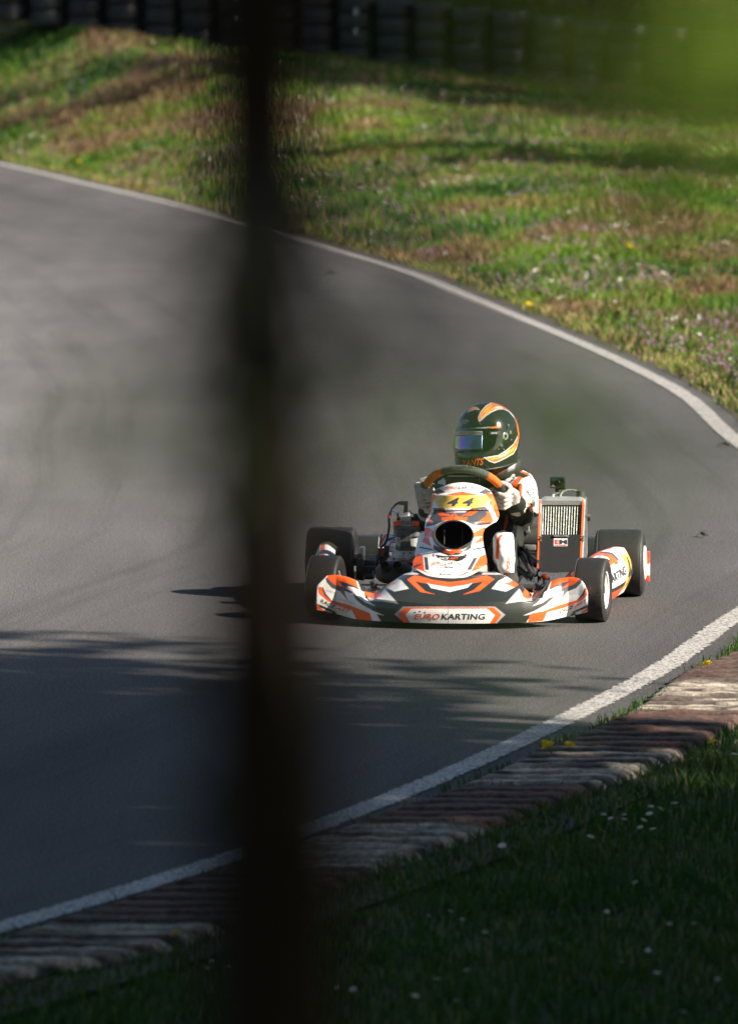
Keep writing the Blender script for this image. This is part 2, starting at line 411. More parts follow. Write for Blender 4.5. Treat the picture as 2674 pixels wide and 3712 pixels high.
def blades(x, y, z, h, wd, col, tipcol, lean=0.5, face=True):
    n = len(x); r = np.random.default_rng(n)
    az = r.uniform(0, 2 * np.pi, n); la = r.uniform(0, 2 * np.pi, n); ln = r.uniform(0.1, lean, n) * h
    ux, uy = np.cos(az) * wd / 2, np.sin(az) * wd / 2
    lx, ly = np.cos(la) * ln, np.sin(la) * ln
    V = np.zeros((n, 5, 3)); C = np.zeros((n, 5, 3))
    V[:, 0] = np.c_[x - ux, y - uy, z - 0.01]; V[:, 1] = np.c_[x + ux, y + uy, z - 0.01]
    V[:, 2] = np.c_[x + ux * 0.8 + lx * 0.35, y + uy * 0.8 + ly * 0.35, z + h * 0.6]
    V[:, 3] = np.c_[x - ux * 0.8 + lx * 0.35, y - uy * 0.8 + ly * 0.35, z + h * 0.6]
    V[:, 4] = np.c_[x + lx, y + ly, z + h]
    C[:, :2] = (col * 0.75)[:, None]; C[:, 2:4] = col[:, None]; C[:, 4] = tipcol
    b = (np.arange(n) * 5)[:, None]
    T = np.concatenate([b + [0, 1, 2], b + [0, 2, 3], b + [3, 2, 4]])
    return V.reshape(-1, 3), T, C.reshape(-1, 3)

def mixc(a, b, t): return a * (1 - t[:, None]) + b * t[:, None]
G1 = np.array(lin(60, 102, 19)); G2 = np.array(lin(92, 118, 25)); G3 = np.array(lin(27, 68, 18)); BR = np.array(lin(104, 74, 58)); ST = np.array(lin(160, 145, 92)); PK = np.array(lin(134, 92, 88))
# far meadow
N = 420000
yy = 33 + (WALL_Y + 2 - 33) * rng.random(N) ** 1.25
xx = (rng.random(N) * 2 - 1) * (yy * 0.064 + 1.2) + 0.0
e = edge_dist(xx, yy); k = (e > 0.07 + 0.12 * value_noise(xx, yy, 0.5, 9, 2) + 0.1 * rng.random(N)) & (e < 60); xx, yy, e = xx[k], yy[k], e[k]
cl = value_noise(xx, yy, 0.45, 40, 3); pat = value_noise(xx, yy * 0.45, 1.6, 61, 3); pat2 = value_noise(xx, yy * 0.4, 0.9, 77, 3)
h = (0.035 + 0.11 * np.clip(cl * 1.7 - 0.45, 0, 1)) * rng.uniform(0.6, 1.3, len(xx)) * np.clip(0.55 + e * 0.6, 0.55, 1) * (1 + 0.004 * (yy - 35))
rr = rng.random(len(xx))
c = mixc(np.repeat(G1[None], len(xx), 0), G2[None], np.clip(pat * 2.4 - 0.7 + (rr - 0.5) * 0.5, 0, 1))
c = mixc(c, G3[None], np.clip((0.46 - pat2) * 7 + (rr - 0.5) * 0.5, 0, 1) * 0.85)
far_b = np.clip((yy - 50) / 35, 0, 1) * 0.12
c = mixc(c, BR[None], np.clip((pat2 - 0.55 + far_b * 0.25) * 7 + (rr - 0.5), 0, 0.8))
c = mixc(c, PK[None], ((rng.random(len(xx)) < 0.22 * np.clip((value_noise(xx, yy * .5, 1.3, 91, 2) - 0.42) * 6, 0, 1))) * 0.8)
c = mixc(c, ST[None], (rng.random(len(xx)) < 0.07 + 0.35 * (e < 0.35)) * 0.75)
c = c * rng.uniform(0.7, 1.25, len(xx))[:, None]
zz = ground_z(xx, yy, e)
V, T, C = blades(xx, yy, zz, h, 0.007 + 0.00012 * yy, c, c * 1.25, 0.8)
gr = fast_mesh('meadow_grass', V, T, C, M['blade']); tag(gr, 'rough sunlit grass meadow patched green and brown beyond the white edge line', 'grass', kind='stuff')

# near grass, in the shade beside the kerb, and weeds between line and kerb
N = 190000
yy = 13.5 + 12.5 * rng.random(N); xx = -2.6 + 6.6 * rng.random(N)
xo_n = np.interp(yy, KO[::-1, 1], KO[::-1, 0]); xi_n = np.interp(yy, KI[::-1, 1], KI[::-1, 0]); e = edge_dist(xx, yy)
rag = 0.12 * (value_noise(xx, yy, 0.25, 13, 2) - 0.5)
beyond = (xx > xo_n + rag - 0.02 + 0.02 * rng.random(N)) & (e > 0.3)
fringe = (e > 0.15 + rag) & (xx < xi_n + 0.03 + rag) & (rng.random(N) < np.clip(value_noise(xx, yy, 0.3, 15, 2) * 2.4 - 0.2, 0.3, 1))
kgap = (xx > xi_n) & (xx < xo_n) & (np.abs((((yy + 0.12) / 0.98) + 0.5) % 1 - 0.5) < 0.045) & (rng.random(N) < 0.7)
k = beyond | fringe | kgap; fr = (fringe | kgap)[k]; xx, yy, e = xx[k], yy[k], e[k]
h = (0.02 + 0.045 * value_noise(xx, yy, 0.3, 19, 2)) * rng.uniform(0.6, 1.3, len(xx)); h[fr] *= 0.9
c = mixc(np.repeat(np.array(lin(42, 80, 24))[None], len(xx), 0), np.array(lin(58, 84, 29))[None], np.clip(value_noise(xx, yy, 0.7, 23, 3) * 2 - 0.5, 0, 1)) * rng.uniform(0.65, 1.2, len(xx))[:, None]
c = mixc(c, ST[None], (rng.random(len(xx)) < 0.04) * 0.6)
zz = ground_z(xx, yy, e) + np.where(fr, 0.005, 0)
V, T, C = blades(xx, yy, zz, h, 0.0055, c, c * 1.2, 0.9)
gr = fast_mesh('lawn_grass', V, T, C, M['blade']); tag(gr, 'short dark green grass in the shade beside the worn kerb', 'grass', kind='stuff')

# scrub grass on the bank behind the tyre barrier
N = 60000
yy = WALL_Y + 1.2 + 14 * rng.random(N); xx = (rng.random(N) * 2 - 1) * 9; e = np.full(N, 20.0)
c = mixc(np.repeat(np.array(lin(96, 94, 50))[None], N, 0), np.array(lin(62, 82, 28))[None], value_noise(xx, yy, 1.2, 31, 3)) * rng.uniform(0.6, 1.2, N)[:, None]
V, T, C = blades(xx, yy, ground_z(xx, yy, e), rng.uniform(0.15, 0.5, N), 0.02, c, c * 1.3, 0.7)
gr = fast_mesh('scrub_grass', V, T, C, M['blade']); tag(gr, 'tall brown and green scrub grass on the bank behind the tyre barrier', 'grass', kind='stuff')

# ---- wildflowers too many to count: purple, white and yellow heads in the meadow
def flower_heads(x, y, z, size, col, per=5):
    n = len(x); r = np.random.default_rng(n + 5); V = []; T = []; C = []
    X = np.repeat(x, per) + r.normal(0, 1, n * per) * np.repeat(size, per) * 0.8
    Y = np.repeat(y, per) + r.normal(0, 1, n * per) * np.repeat(size, per) * 0.8
    Zz = np.repeat(z, per) + r.normal(0, 1, n * per) * np.repeat(size, per) * 0.5
    s = np.repeat(size, per) * r.uniform(0.6, 1.1, n * per)
    a = r.uniform(0, 2 * np.pi, n * per); b = r.normal(0, 0.5, n * per)
    u = np.c_[np.cos(a), np.sin(a), b] ; v = np.c_[-np.sin(a) * 0.5, np.cos(a) * 0.5, np.ones_like(a)]
    P = np.c_[X, Y, Zz]; m_ = len(X)
    VV = np.zeros((m_, 5, 3))
    for i in range(5):
        t = i * 2 * np.pi / 5; VV[:, i] = P + (u * math.cos(t) + v * math.sin(t)) * (s * 0.5)[:, None]
    bs = (np.arange(m_) * 5)[:, None]
    TT = np.concatenate([bs + [0, 1, 2], bs + [0, 2, 3], bs + [0, 3, 4]])
    CC = np.repeat(np.repeat(col, per, 0) * r.uniform(0.75, 1.15, m_)[:, None], 5, 0)
    return VV.reshape(-1, 3), TT, CC
def scatter(n, seed, scale, thr, ymax=92):
    r = np.random.default_rng(seed); y = 34 + (ymax - 34) * r.random(n) ** 1.3; x = (r.random(n) * 2 - 1) * (y * 0.062 + 0.8); e = edge_dist(x, y)
    k = (e > 0.3) & (value_noise(x, y * 0.6, scale, seed, 2) > thr); return x[k], y[k], ground_z(x[k], y[k], e[k])
def mass(name, label, n, seed, scale, thr, size, cols, hz, per, ymax=92):
    x, y, z = scatter(n, seed, scale, thr, ymax); r = np.random.default_rng(seed)
    cc = np.array([lin(*c) for c in cols])[r.integers(0, len(cols), len(x))]
    o = fast_mesh(name, *flower_heads(x, y, z + r.uniform(*hz, len(x)), np.full(len(x), size) * r.uniform(0.7, 1.3, len(x)), cc, per), M['blade'])
    tag(o, label, 'flowers', kind='stuff')
mass('purple_flowers', 'mauve dead nettle flowers scattered through the sunlit meadow grass', 34000, 101, 1.0, 0.49, 0.012, [(150, 116, 150), (134, 96, 116), (170, 140, 168), (124, 84, 84)], (0.04, 0.12), 5)
mass('white_flowers', 'clusters of small white wildflowers standing above the meadow grass', 7000, 131, 0.45, 0.68, 0.013, [(235, 232, 222), (225, 215, 205), (240, 236, 230)], (0.08, 0.15), 6)

# ---- single yellow dandelions and white daisies
def flower_proto(name, petal, centre, r, npet, h):
    root = empty(name)
    pm = MB()
    for i in range(npet):
        a = i * 2 * math.pi / npet; d = Vector((math.cos(a), math.sin(a), 0)); t = Vector((-d.y, d.x, 0)) * r * 0.22
        pm.add([d * r * 0.2 + Vector((0, 0, h)), d * r * 0.7 + t + Vector((0, 0, h + r * 0.18)), d * r + Vector((0, 0, h + r * 0.2)), d * r * 0.7 - t + Vector((0, 0, h + r * 0.18))], [(0, 1, 2, 3)], petal)
        if npet > 14:
            d2 = Vector((math.cos(a + .2), math.sin(a + .2), 0)); t2 = Vector((-d2.y, d2.x, 0)) * r * 0.2
            pm.add([Vector((0, 0, h)), d2 * r * .5 + t2 + Vector((0, 0, h + r * .4)), d2 * r * .7 + Vector((0, 0, h + r * .5)), d2 * r * .5 - t2 + Vector((0, 0, h + r * .4))], [(0, 1, 2, 3)], petal)
    pm.build('petals', M['blade'], root, smooth=False)
    MB().lathe([(0, 0.0001), (0.0, r * .25), (r * .15, r * .2), (r * .22, 0.0001)], (0, 0, h), (0, 0, 1), centre, 10).build('flower_centre', M['blade'], root)
    MB().tube([(0, 0, -0.02), (0.002, 0, h * .5), (0, 0, h)], 0.0015, lin(60, 90, 30), 6).build('stem', M['blade'], root)
    return root
daisy = flower_proto('daisy', lin(240, 238, 232), lin(220, 180, 40), 0.013, 12, 0.05)
dand = flower_proto('dandelion', lin(225, 195, 20), lin(215, 165, 10), 0.02, 18, 0.05)
used = set()
def put_flower(proto, px, py, label, cat, group=None, size=1.0, z=None):
    o = proto if proto.name not in used else copy_tree(proto); used.add(proto.name)
    g = ground_at(px, py)
    for _ in range(6):
        zz = float(ground_z(np.array([g.x]), np.array([g.y]))[0]) + (z if z is not None else 0.045 * size); g = ground_at(px, py, zz)
    o.location = (g.x, g.y, zz - 0.05 * size + 0.008); o.rotation_euler = (R(random.uniform(5, 28)), R(random.uniform(-15, 15)), random.uniform(0, 6)); o.scale = (size,) * 3
    tag(o, label, cat, group)
G = 'white daisies in the shaded grass by the kerb'
DL = ['leftmost', 'second from the left', 'lowest of the left group', 'middle', 'faint one right of the middle', 'lower right', 'rightmost and lowest', 'upper left of the top trio', 'upper right of the top trio', 'lowest of the top trio']
for i, (x, y) in enumerate([(812, 1280), (875, 1300), (928, 1310), (957, 1280), (1022, 1307), (1060, 1353), (1128, 1370), (1100, 1231), (1128, 1238), (1115, 1268)]):
    put_flower(daisy, 1700 + x / 1.678, 2200 + y / 1.678, 'small white daisy in the tight cluster below the kerb, ' + DL[i], 'flower', G, random.uniform(0.7, 0.95))
for x, y, l in [(1258, 1213, 'lone white daisy just right of and above the daisy cluster in the shaded grass'), (708, 1412, 'lone white daisy low left of the daisy cluster in the shaded grass'), (210, 1455, 'faint white daisy at the shaded grass beside the dark sapling'), (1606, 912, 'white daisy nearest the lit end of the kerb at the right')]:
    put_flower(daisy, 1700 + x / 1.678, 2200 + y / 1.678, l, 'flower', G)
for x, y in [(1540, 3330), (1625, 3315), (1675, 3345), (1500, 3620), (1562, 3558), (1660, 3640), (1290, 3590), (1235, 3590), (2320, 3205), (2420, 3360), (2350, 3450), (2250, 3500), (2520, 3360), (2600, 3560), (2460, 3680), (1750, 3390), (1700, 3530), (730, 3520), (765, 3495), (815, 3515), (2200, 3310), (2380, 3540)]:
    put_flower(daisy, x, y, 'small white daisy in the dark grass ' + ('low left of the sapling' if x < 900 else 'just right of the sapling base' if x < 1800 else 'of the bottom right corner'), 'flower', G, random.uniform(0.6, 0.85))
for x, y, l, s in [(2020, 2708, 'big yellow dandelion in the weeds between white line and kerb', 1.4), (2052, 2706, 'yellow dandelion just right of the biggest one beside the kerb', 1.0), (1975, 2700, 'dim yellow dandelion left of the pair beside the kerb', 0.8), (2578, 2413, 'yellow dandelion in the weeds at the bright end of the kerb', 1.1), (2598, 2696, 'yellow dandelion on the grass side of the kerb', 0.9), (655, 3397, 'yellow dandelion in the dark grass left of the sapling', 1.0)]:
    put_flower(dand, x, y, l, 'flower', 'yellow dandelions', s)
for x, y, l, s in [(1912, 1106, 'yellow dandelion at the meadow edge right by the white line', 1.5), (2277, 896, 'brightest yellow dandelion far out in the meadow', 1.7), (2295, 882, 'small yellow dandelion behind the brightest one in the meadow', 1.3), (1902, 717, 'far yellow dandelion in the shaded band of meadow', 1.6), (402, 244, 'orange yellow dandelion left of the sapling far in the meadow', 1.8), (290, 585, 'yellow dandelion left of the sapling above the track edge', 1.5), (520, 680, 'pale yellow dandelion left of the sapling next to the white line', 1.5), (2525, 900, 'faint yellow dandelion near the right edge of the meadow', 1.3)]:
    put_flower(dand, x, y, l, 'flower', 'yellow dandelions', s, z=0.09)

# ---- tyre barrier: stacks of four old tyres, bolted together
def tyre_stack_proto():
    root = empty('tyre_stack')
    for i in range(4):
        rad = 0.30 - 0.005 * (i % 2); wd = 0.238
        prof = [(0.012, rad * .62), (0.0, rad * .8), (0.006, rad * .965), (0.022, rad), (wd - .022, rad), (wd - 0.006, rad * .965), (wd, rad * .8), (wd - 0.012, rad * .62)]
        b = MB().lathe([(h_ + i * 0.243, r_) for h_, r_ in prof], (0.008 * math.sin(i * 9), 0, 0), (0, 0, 1), lin(17, 16, 16), 28)
        for q in range(28):
            a = q * 2 * math.pi / 28
            b.box((math.cos(a) * (rad + .001), math.sin(a) * (rad + .001), i * .243 + wd / 2), (0.006, 0.035, wd * .6), lin(22, 21, 21), Matrix.Rotation(a, 3, 'Z'), 0)
        b.build('tyre', M['rubber'], root)
    return root
sp = tyre_stack_proto(); first = True; k = 0
x = -8.2
while x < 8.0:
    o = sp if first else copy_tree(sp); first = False
    y = WALL_Y + 0.02 * math.sin(k * 1.7) - 0.25 * x
    z = float(ground_z(np.array([x]), np.array([y]), np.array([30.0]))[0])
    o.location = (x, y, z - 0.05); o.rotation_euler = (R(random.uniform(-1.5, 1.5)), R(random.uniform(-1.5, 1.5)), random.uniform(0, 6)); o.scale = (1, 1, random.uniform(1.03, 1.07))
    pxl = 1337 + F_PX * x / y
    ORD = ['first', 'second', 'third', 'fourth', 'fifth', 'sixth', 'seventh', 'eighth', 'ninth', 'tenth', 'eleventh', 'twelfth', 'thirteenth', 'fourteenth', 'fifteenth', 'sixteenth', 'seventeenth', 'eighteenth', 'nineteenth']
    cnt = globals().setdefault('cnt', [0]); 
    if pxl > 960: lab = 'stack of four old black tyres, ' + ORD[min(cnt[0], 18)] + ' in the barrier to the right of the sapling'; cnt[0] += 1
    else: lab = 'stack of four old black tyres, ' + ORD[int((960 - pxl) / (0.572 * 237)) % 19] + ' in the barrier to the left of the sapling'
    tag(o, lab, 'tyre stack', 'stacks of old tyres along the barrier')
    if k in (11, 14):
        MB().box((0, -0.29, 0.62), (0.05, 0.012, 0.36), lin(190, 188, 180), None, 0.2).build('tape_mark', M['plastic'], o)
        o.rotation_euler = (0, 0, 0); tag(o, 'tyre stack with a pale upright mark, ' + ('nearer the sapling trunk' if k == 11 else 'farther right of the sapling trunk'))
    x += 0.572; k += 1

# ---- trees
m, n, p, o = new_mat('bark')
c = ramp(n, noise(n, 14, 5, 0.7, stretch=(1, 1, 0.25)), [(0.3, lin(32, 26, 19)), (0.7, lin(60, 49, 37))])
n.links.new(c, p.inputs['Base Color']); p.inputs['Roughness'].default_value = 0.9; bump(n, p, noise(n, 30, 4, 0.6, stretch=(1, 1, 0.3)), 0.8, 0.02); M['bark'] = m
M['leaf'] = M['blade']
def leaf_quads(P, size, col, seed):
    r = np.random.default_rng(seed); n = len(P)
    a = r.normal(size=(n, 3)); a /= np.linalg.norm(a, axis=1)[:, None]; b = np.cross(a, r.normal(size=(n, 3))); b /= np.linalg.norm(b, axis=1)[:, None]
    s = (size * r.uniform(0.7, 1.3, n))[:, None]
    V = np.stack([P - a * s * .5, P + b * s * .28 - a * s * .05, P + a * s * .5, P - b * s * .28 - a * s * .05], 1)
    F4 = np.arange(n * 4).reshape(n, 4)
    return V.reshape(-1, 3), F4, np.repeat(col, 4, 0)
def tree(name, x, y, height, spread, label, seed, nleaf=9000, lsize=0.16, trunk_r=0.16, cat='tree', col=((58, 84, 30), (84, 108, 40)), low=0.3, group=None, shape=1.0):
    r = np.random.default_rng(seed); z0 = float(ground_z(np.array([x]), np.array([y]))[0]) - 0.1
    root = empty(name, (x, y, z0))
    t = MB(); top = Vector((r.normal(0, .2), r.normal(0, .2), height * .9))
    t.tube([(0, 0, 0), (0.02, 0.01, height * .1), top * .4, top * .7, top], [trunk_r * 1.4, trunk_r, trunk_r * .75, trunk_r * .4, 0.02], (1, 1, 1), 12)
    tips = []
    nb = 16
    for i in range(nb):
        f = low + (0.95 - low) * (i / nb); a = i * 2.4 + r.normal(0, .3); l = spread * (1 - 0.55 * abs((f - low) / (1 - low) - 0.35)) * r.uniform(.7, 1.05)
        s = top * f; e_ = s + Vector((math.cos(a) * l, math.sin(a) * l, l * r.uniform(.15, .55))); m_ = s.lerp(e_, .5) + Vector((0, 0, l * .1))
        t.tube([s, m_, e_], [trunk_r * .35 * (1.1 - f), trunk_r * .2 * (1.1 - f), 0.01], (1, 1, 1), 7)
        for q in range(4): tips.append(s.lerp(e_, .4 + .2 * q) + Vector(r.normal(0, .12 * spread, 3)))
    t.build('trunk', M['bark'], root)
    tips.append(top); C_ = np.array([tuple(p) for p in tips])
    cr = spread * 0.26 * r.uniform(.7, 1.3, len(C_)); k = r.integers(0, len(C_), nleaf)
    d = r.normal(size=(nleaf, 3)); d /= np.linalg.norm(d, axis=1)[:, None]
    P = C_[k] + d * (cr[k] * r.random(nleaf) ** .4)[:, None] * np.array([1, 1, .75]); P[:, 2] = np.maximum(P[:, 2], 0.25)
    tint = r.random(len(C_))[k]; c0, c1 = np.array(lin(*col[0])), np.array(lin(*col[1]))
    cc = (c0 + (c1 - c0) * tint[:, None]) * r.uniform(.75, 1.2, nleaf)[:, None]
    V, F4, CC = leaf_quads(P, np.full(nleaf, lsize), cc, seed)
    fast_mesh('crown', V, F4, CC, M['leaf'], root)
    return tag(root, label, cat, group)
# the edge of the wood the photographer stands in (right of and above the view); it shades the foreground, some trees added to cut sun and sky
WOOD = 'trees of the wood edge that shade the foreground'
for i, (x, y, h, s, sd) in enumerate([(6.6, 16.6, 10.5, 3.0, 1), (5.8, 13.0, 9.0, 3.2, 2), (6.4, 8.0, 9.5, 3.2, 3), (9.8, 15.2, 10.5, 3.4, 4), (10.0, 9.2, 10.5, 3.5, 5), (-4.2, 4.4, 12, 4.6, 6), (-6.6, 9.0, 12.5, 4.8, 7), (6.4, -5.0, 9.0, 3.0, 8), (-2.6, -2.6, 9.0, 3.0, 9), (13.2, 12.0, 11.5, 3.6, 10), (4.5, 1.9, 7.5, 2.6, 11), (-10.5, 15.0, 13, 5.0, 12), (1.2, -4.5, 9.5, 3.2, 13), (4.6, 15.4, 13.5, 5.2, 14), (4.4, 9.4, 13.5, 5.2, 15), (8.6, 18.8, 11.0, 2.4, 16)]):
    tree('oak_tree', x, y, h, s, ['leafy tree at the wood edge standing closest to the kerb', 'leafy tree at the wood edge, second from the kerb', 'leafy tree at the wood edge, third from the kerb', 'taller leafy tree behind the one closest to the kerb', 'taller leafy tree behind the third one from the kerb', 'leafy tree left of the photographer', 'leafy tree at the far left by the track', 'leafy tree behind the photographer to the right', 'leafy tree behind the photographer to the left', 'tallest leafy tree deep in the wood', 'narrow leafy tree right beside the photographer, added to shade the sapling trunk', 'leafy tree on the inside of the bend at the left, added to block sky light', 'leafy tree straight behind the photographer', 'tall overhanging tree above the grass by the kerb, added to block sky light', 'tall overhanging tree between the photographer and the kerb, added to block sky light', 'thin airy tree at the end of the wood edge'][i], sd, nleaf=6500 if i == 15 else 21000, low=0.6 if i == 15 else 0.5 if h > 11.9 else 0.42 if i == 0 else 0.3, lsize=0.2, group=WOOD)
# hedge trees beyond the barrier and beside the meadow
for i, (x, y, h, s, lab) in enumerate([(3.4, 99.5, 3.6, 2.0, 'dark bush on the bank behind the right part of the tyre barrier'), (7.2, 99, 4.0, 2.2, 'olive bush on the bank behind the right end of the tyre barrier'), (-0.6, 102, 3.8, 2.0, 'bush on the bank behind the middle of the tyre barrier'), (-5.4, 103.5, 4.2, 2.3, 'bush on the bank behind the left part of the tyre barrier'), (11.0, 96, 4.5, 2.6, 'bush beyond the right end of the barrier')]):
    tree('hawthorn_bush', x, y, h, s, lab, 50 + i, nleaf=5000, lsize=0.13, trunk_r=0.07, cat='bush', col=((50, 58, 22), (88, 92, 36)), low=0.08)
tree('field_maple', 12.4, 67.5, 8.6, 3.2, 'round leafy tree beside the meadow that throws a shadow band across it', 71, nleaf=8000, lsize=0.2)
tree('field_maple', 14.5, 82.0, 12.5, 4.4, 'tall leafy tree beside the meadow shading the tyre barrier', 72, nleaf=14000, lsize=0.26)
tree('field_maple', 13.5, 92.0, 16, 5.2, 'tallest leafy tree behind the right end of the tyre barrier', 74, nleaf=16000, lsize=0.3)
tree('field_maple', 10.6, 88.5, 8.5, 3.6, 'broad leafy tree near the right end of the tyre barrier', 73, nleaf=12000, lsize=0.24)
r = np.random.default_rng(5); n_ = 26000; a = r.uniform(-1.0, 1.0, n_); d = 140 + 14 * r.random(n_); hz = (9 + 4 * np.sin(a * 17) + 2 * np.sin(a * 41)) * r.random(n_) ** .7
V, F4, CC = leaf_quads(np.c_[d * np.sin(a), d * np.cos(a), 4.5 + hz], np.full(n_, 1.1), np.repeat(np.array([lin(62, 80, 34)]), n_, 0) * r.uniform(.6, 1.2, n_)[:, None], 6)
tag(fast_mesh('distant_wood', V, F4, CC, M['leaf']), 'far belt of woodland beyond the bank', 'wood', kind='stuff')

# ---- sapling and shrub close in front of the camera, out of focus
def sprig(leaves, twigs, c, spread, nl, size, col, seed, root_pt=None):
    r = np.random.default_rng(seed); c = Vector(c)
    for i in range(nl):
        P = np.array(c) + r.normal(0, 1, 3) * np.array(spread)
        leaves.append((P, size * r.uniform(.7, 1.25), np.array(lin(*col)) * r.uniform(.75, 1.2)))
    if root_pt is not None:
        e_ = Vector(root_pt); mdl = c.lerp(e_, .5) + Vector((0, 0, .03)); twigs.tube([e_, mdl, c], [0.004, 0.0025, 0.0012], (1, 1, 1), 6)
def leaf_obj(leaves, name, root, seed):
    P = np.array([l[0] for l in leaves]); s = np.array([l[1] for l in leaves]); cc = np.array([l[2] for l in leaves])
    r = np.random.default_rng(seed); n = len(P)
    a = r.normal(size=(n, 3)); a[:, 1] *= .5; a /= np.linalg.norm(a, axis=1)[:, None]; b = np.cross(a, r.normal(size=(n, 3)) * .4 + np.array([0, 1, 0])); b /= np.linalg.norm(b, axis=1)[:, None]
    ts = [0, .18, .42, .7, 1.0]; wd = [0.02, .22, .30, .2, .0]
    nn = np.cross(a, b); V = []; F4 = []
    for i in range(n):
        base = len(V)
        for t_, w_ in zip(ts, wd):
            m_ = P[i] + a[i] * (t_ - .5) * s[i] + nn[i] * (0.12 * s[i] * math.sin(t_ * 3.1))
            V += [m_ - b[i] * w_ * s[i] + nn[i] * w_ * s[i] * .3, m_, m_ + b[i] * w_ * s[i] + nn[i] * w_ * s[i] * .3]
        for q in range(4):
            o_ = base + q * 3; F4 += [(o_, o_ + 1, o_ + 4, o_ + 3), (o_ + 1, o_ + 2, o_ + 5, o_ + 4)]
    return fast_mesh(name, np.array(V) - np.array(root.location), np.array(F4), np.repeat(cc, 15, 0), M['leaf'], root, smooth=True)
m, n, p, o = new_mat('dark_sapling_bark')
c = ramp(n, noise(n, 40, 5, 0.7, stretch=(1, 1, 0.25)), [(0.3, lin(16, 13, 10)), (0.7, lin(38, 30, 24))])
n.links.new(c, p.inputs['Base Color']); p.inputs['Roughness'].default_value = 0.9; p.inputs['Specular IOR Level'].default_value = 0.1; bump(n, p, noise(n, 60, 4), 0.8, 0.004); M['dark_bark'] = m
tx = [(930, -60, 0.0208), (935, 600, 0.0202), (940, 1300, 0.0202), (962, 1900, 0.0218), (980, 2500, 0.0245), (985, 3000, 0.0265), (988, 3800, 0.0275)]
SY = 2.4
sap_g = float(ground_z(np.array([-0.07]), np.array([SY]))[0])
sap = empty('sapling', (-0.07, SY, sap_g - 0.03))
tp = [at_depth(px, py, SY) for px, py, _ in tx]
trunk = MB(); up = tp[0]; dn = tp[-1]
path = [Vector((dn.x - .02, SY, sap_g - .05)), Vector((dn.x - .01, SY, (dn.z + sap_g) / 2))] + tp[::-1] + [up + Vector((.01, .02, .5)), up + Vector((.06, .03, 1.2)), up + Vector((.05, .1, 2.0))]
rads = [.05, .045] + [r_ for *_, r_ in tx][::-1] + [.018, .012, .004]
trunk.tube([p - sap.location for p in path], rads, (1, 1, 1), 16)
twig = MB(); L1 = []
def S(px, py, d, spread, nl, size, col, seed, rootpx=(930, 700)):
    c = at_depth(px, py, d); rp = at_depth(rootpx[0], rootpx[1], SY)
    sprig(L1, twig, c, spread, nl, size, col, seed, rp)
DK = (44, 66, 26); MD = (96, 140, 44)
S(1370, 1250, 2.1, (.008, .05, .006), 14, .014, DK, 1)
S(1850, 1560, 1.9, (.022, .05, .012), 12, .012, MD, 2)
S(2120, 1580, 1.9, (.018, .05, .010), 9, .012, (64, 92, 36), 3)
S(1530, 1620, 2.0, (.014, .05, .010), 6, .012, MD, 4)
S(1760, 2330, 1.9, (.020, .05, .008), 9, .012, (60, 88, 34), 5, (960, 1900))
S(740, 1050, 2.0, (.007, .05, .016), 12, .013, (34, 46, 24), 6)
S(790, 1300, 2.0, (.006, .05, .016), 10, .013, (34, 46, 24), 7)
S(760, 2500, 2.6, (.008, .06, .03), 5, .016, (30, 40, 22), 9, (985, 2500))
S(1080, 1450, 2.2, (.006, .05, .02), 5, .014, DK, 14)
S(430, 1700, 2.4, (.014, .06, .02), 4, .014, DK, 15, (985, 2500))
S(1110, 1250, 2.0, (.006, .05, .022), 8, .011, (44, 34, 28), 41)
S(1120, 1800, 2.0, (.006, .05, .022), 8, .011, (44, 34, 28), 42)
S(1180, 2700, 2.0, (.008, .05, .025), 9, .012, (40, 32, 26), 43)
S(2080, 1680, 1.8, (.022, .05, .008), 6, .012, (64, 92, 36), 44)
S(300, 1500, 1.8, (.012, .05, .020), 7, .013, DK, 31)
S(560, 1750, 1.8, (.014, .05, .012), 7, .013, DK, 32)
S(1480, 1560, 1.9, (.012, .05, .010), 9, .012, (64, 92, 36), 33)
S(1330, 1500, 1.9, (.012, .05, .012), 7, .012, DK, 17)
S(2010, 1500, 1.8, (.022, .05, .009), 7, .012, (64, 92, 36), 18)
Z0 = sap.location
twig_l = MB(); twig_l.add([tuple(Vector(v) - Z0) for v in twig.v], twig.f, (1, 1, 1))
trunk.build('trunk', M['dark_bark'], sap); twig_l.build('branches', M['bark'], sap)
leaf_obj(L1, 'leaves', sap, 3)
tag(sap, 'blurred dark sapling trunk standing upright right in front of the camera', 'sapling')

shx, shy = 0.36, 1.6
shg = float(ground_z(np.array([shx]), np.array([shy]))[0])
shrub = empty('hazel_shrub', (shx, shy, shg - .03)); L2 = []; st = MB()
fork = Vector((shx - .02, shy, 2.75))
for q in range(3):
    st.tube([Vector((0.03 * q, 0, 0)), Vector((.02 * q, .02, .8)), fork - shrub.location + Vector((.02 * q, .02 * q, .15 * q))], [.014, .010, .005], (1, 1, 1), 8)
def S2(px, py, d, spread, nl, size, col, seed):
    twig2 = MB(); c = at_depth(px, py, d); sprig(L2, twig2, c, spread, nl, size, col, seed, fork)
    st.add([tuple(Vector(v) - shrub.location) for v in twig2.v], twig2.f, (1, 1, 1))
BRT = (98, 126, 26)
S2(2640, 220, 1.5, (.006, .03, .008), 16, .018, BRT, 21)
S2(2500, 130, 1.7, (.020, .05, .012), 30, .016, (74, 92, 22), 22)
S2(2350, 90, 1.9, (.016, .05, .010), 12, .015, (66, 84, 22), 23)
S2(2560, 660, 1.9, (.022, .05, .007), 10, .014, MD, 24)
S2(2300, 650, 1.9, (.015, .05, .006), 5, .014, MD, 25)
S2(1700, 240, 3.0, (.02, .05, .012), 6, .020, DK, 26)
S2(2600, 1250, 2.6, (.02, .05, .02), 3, .018, MD, 27)
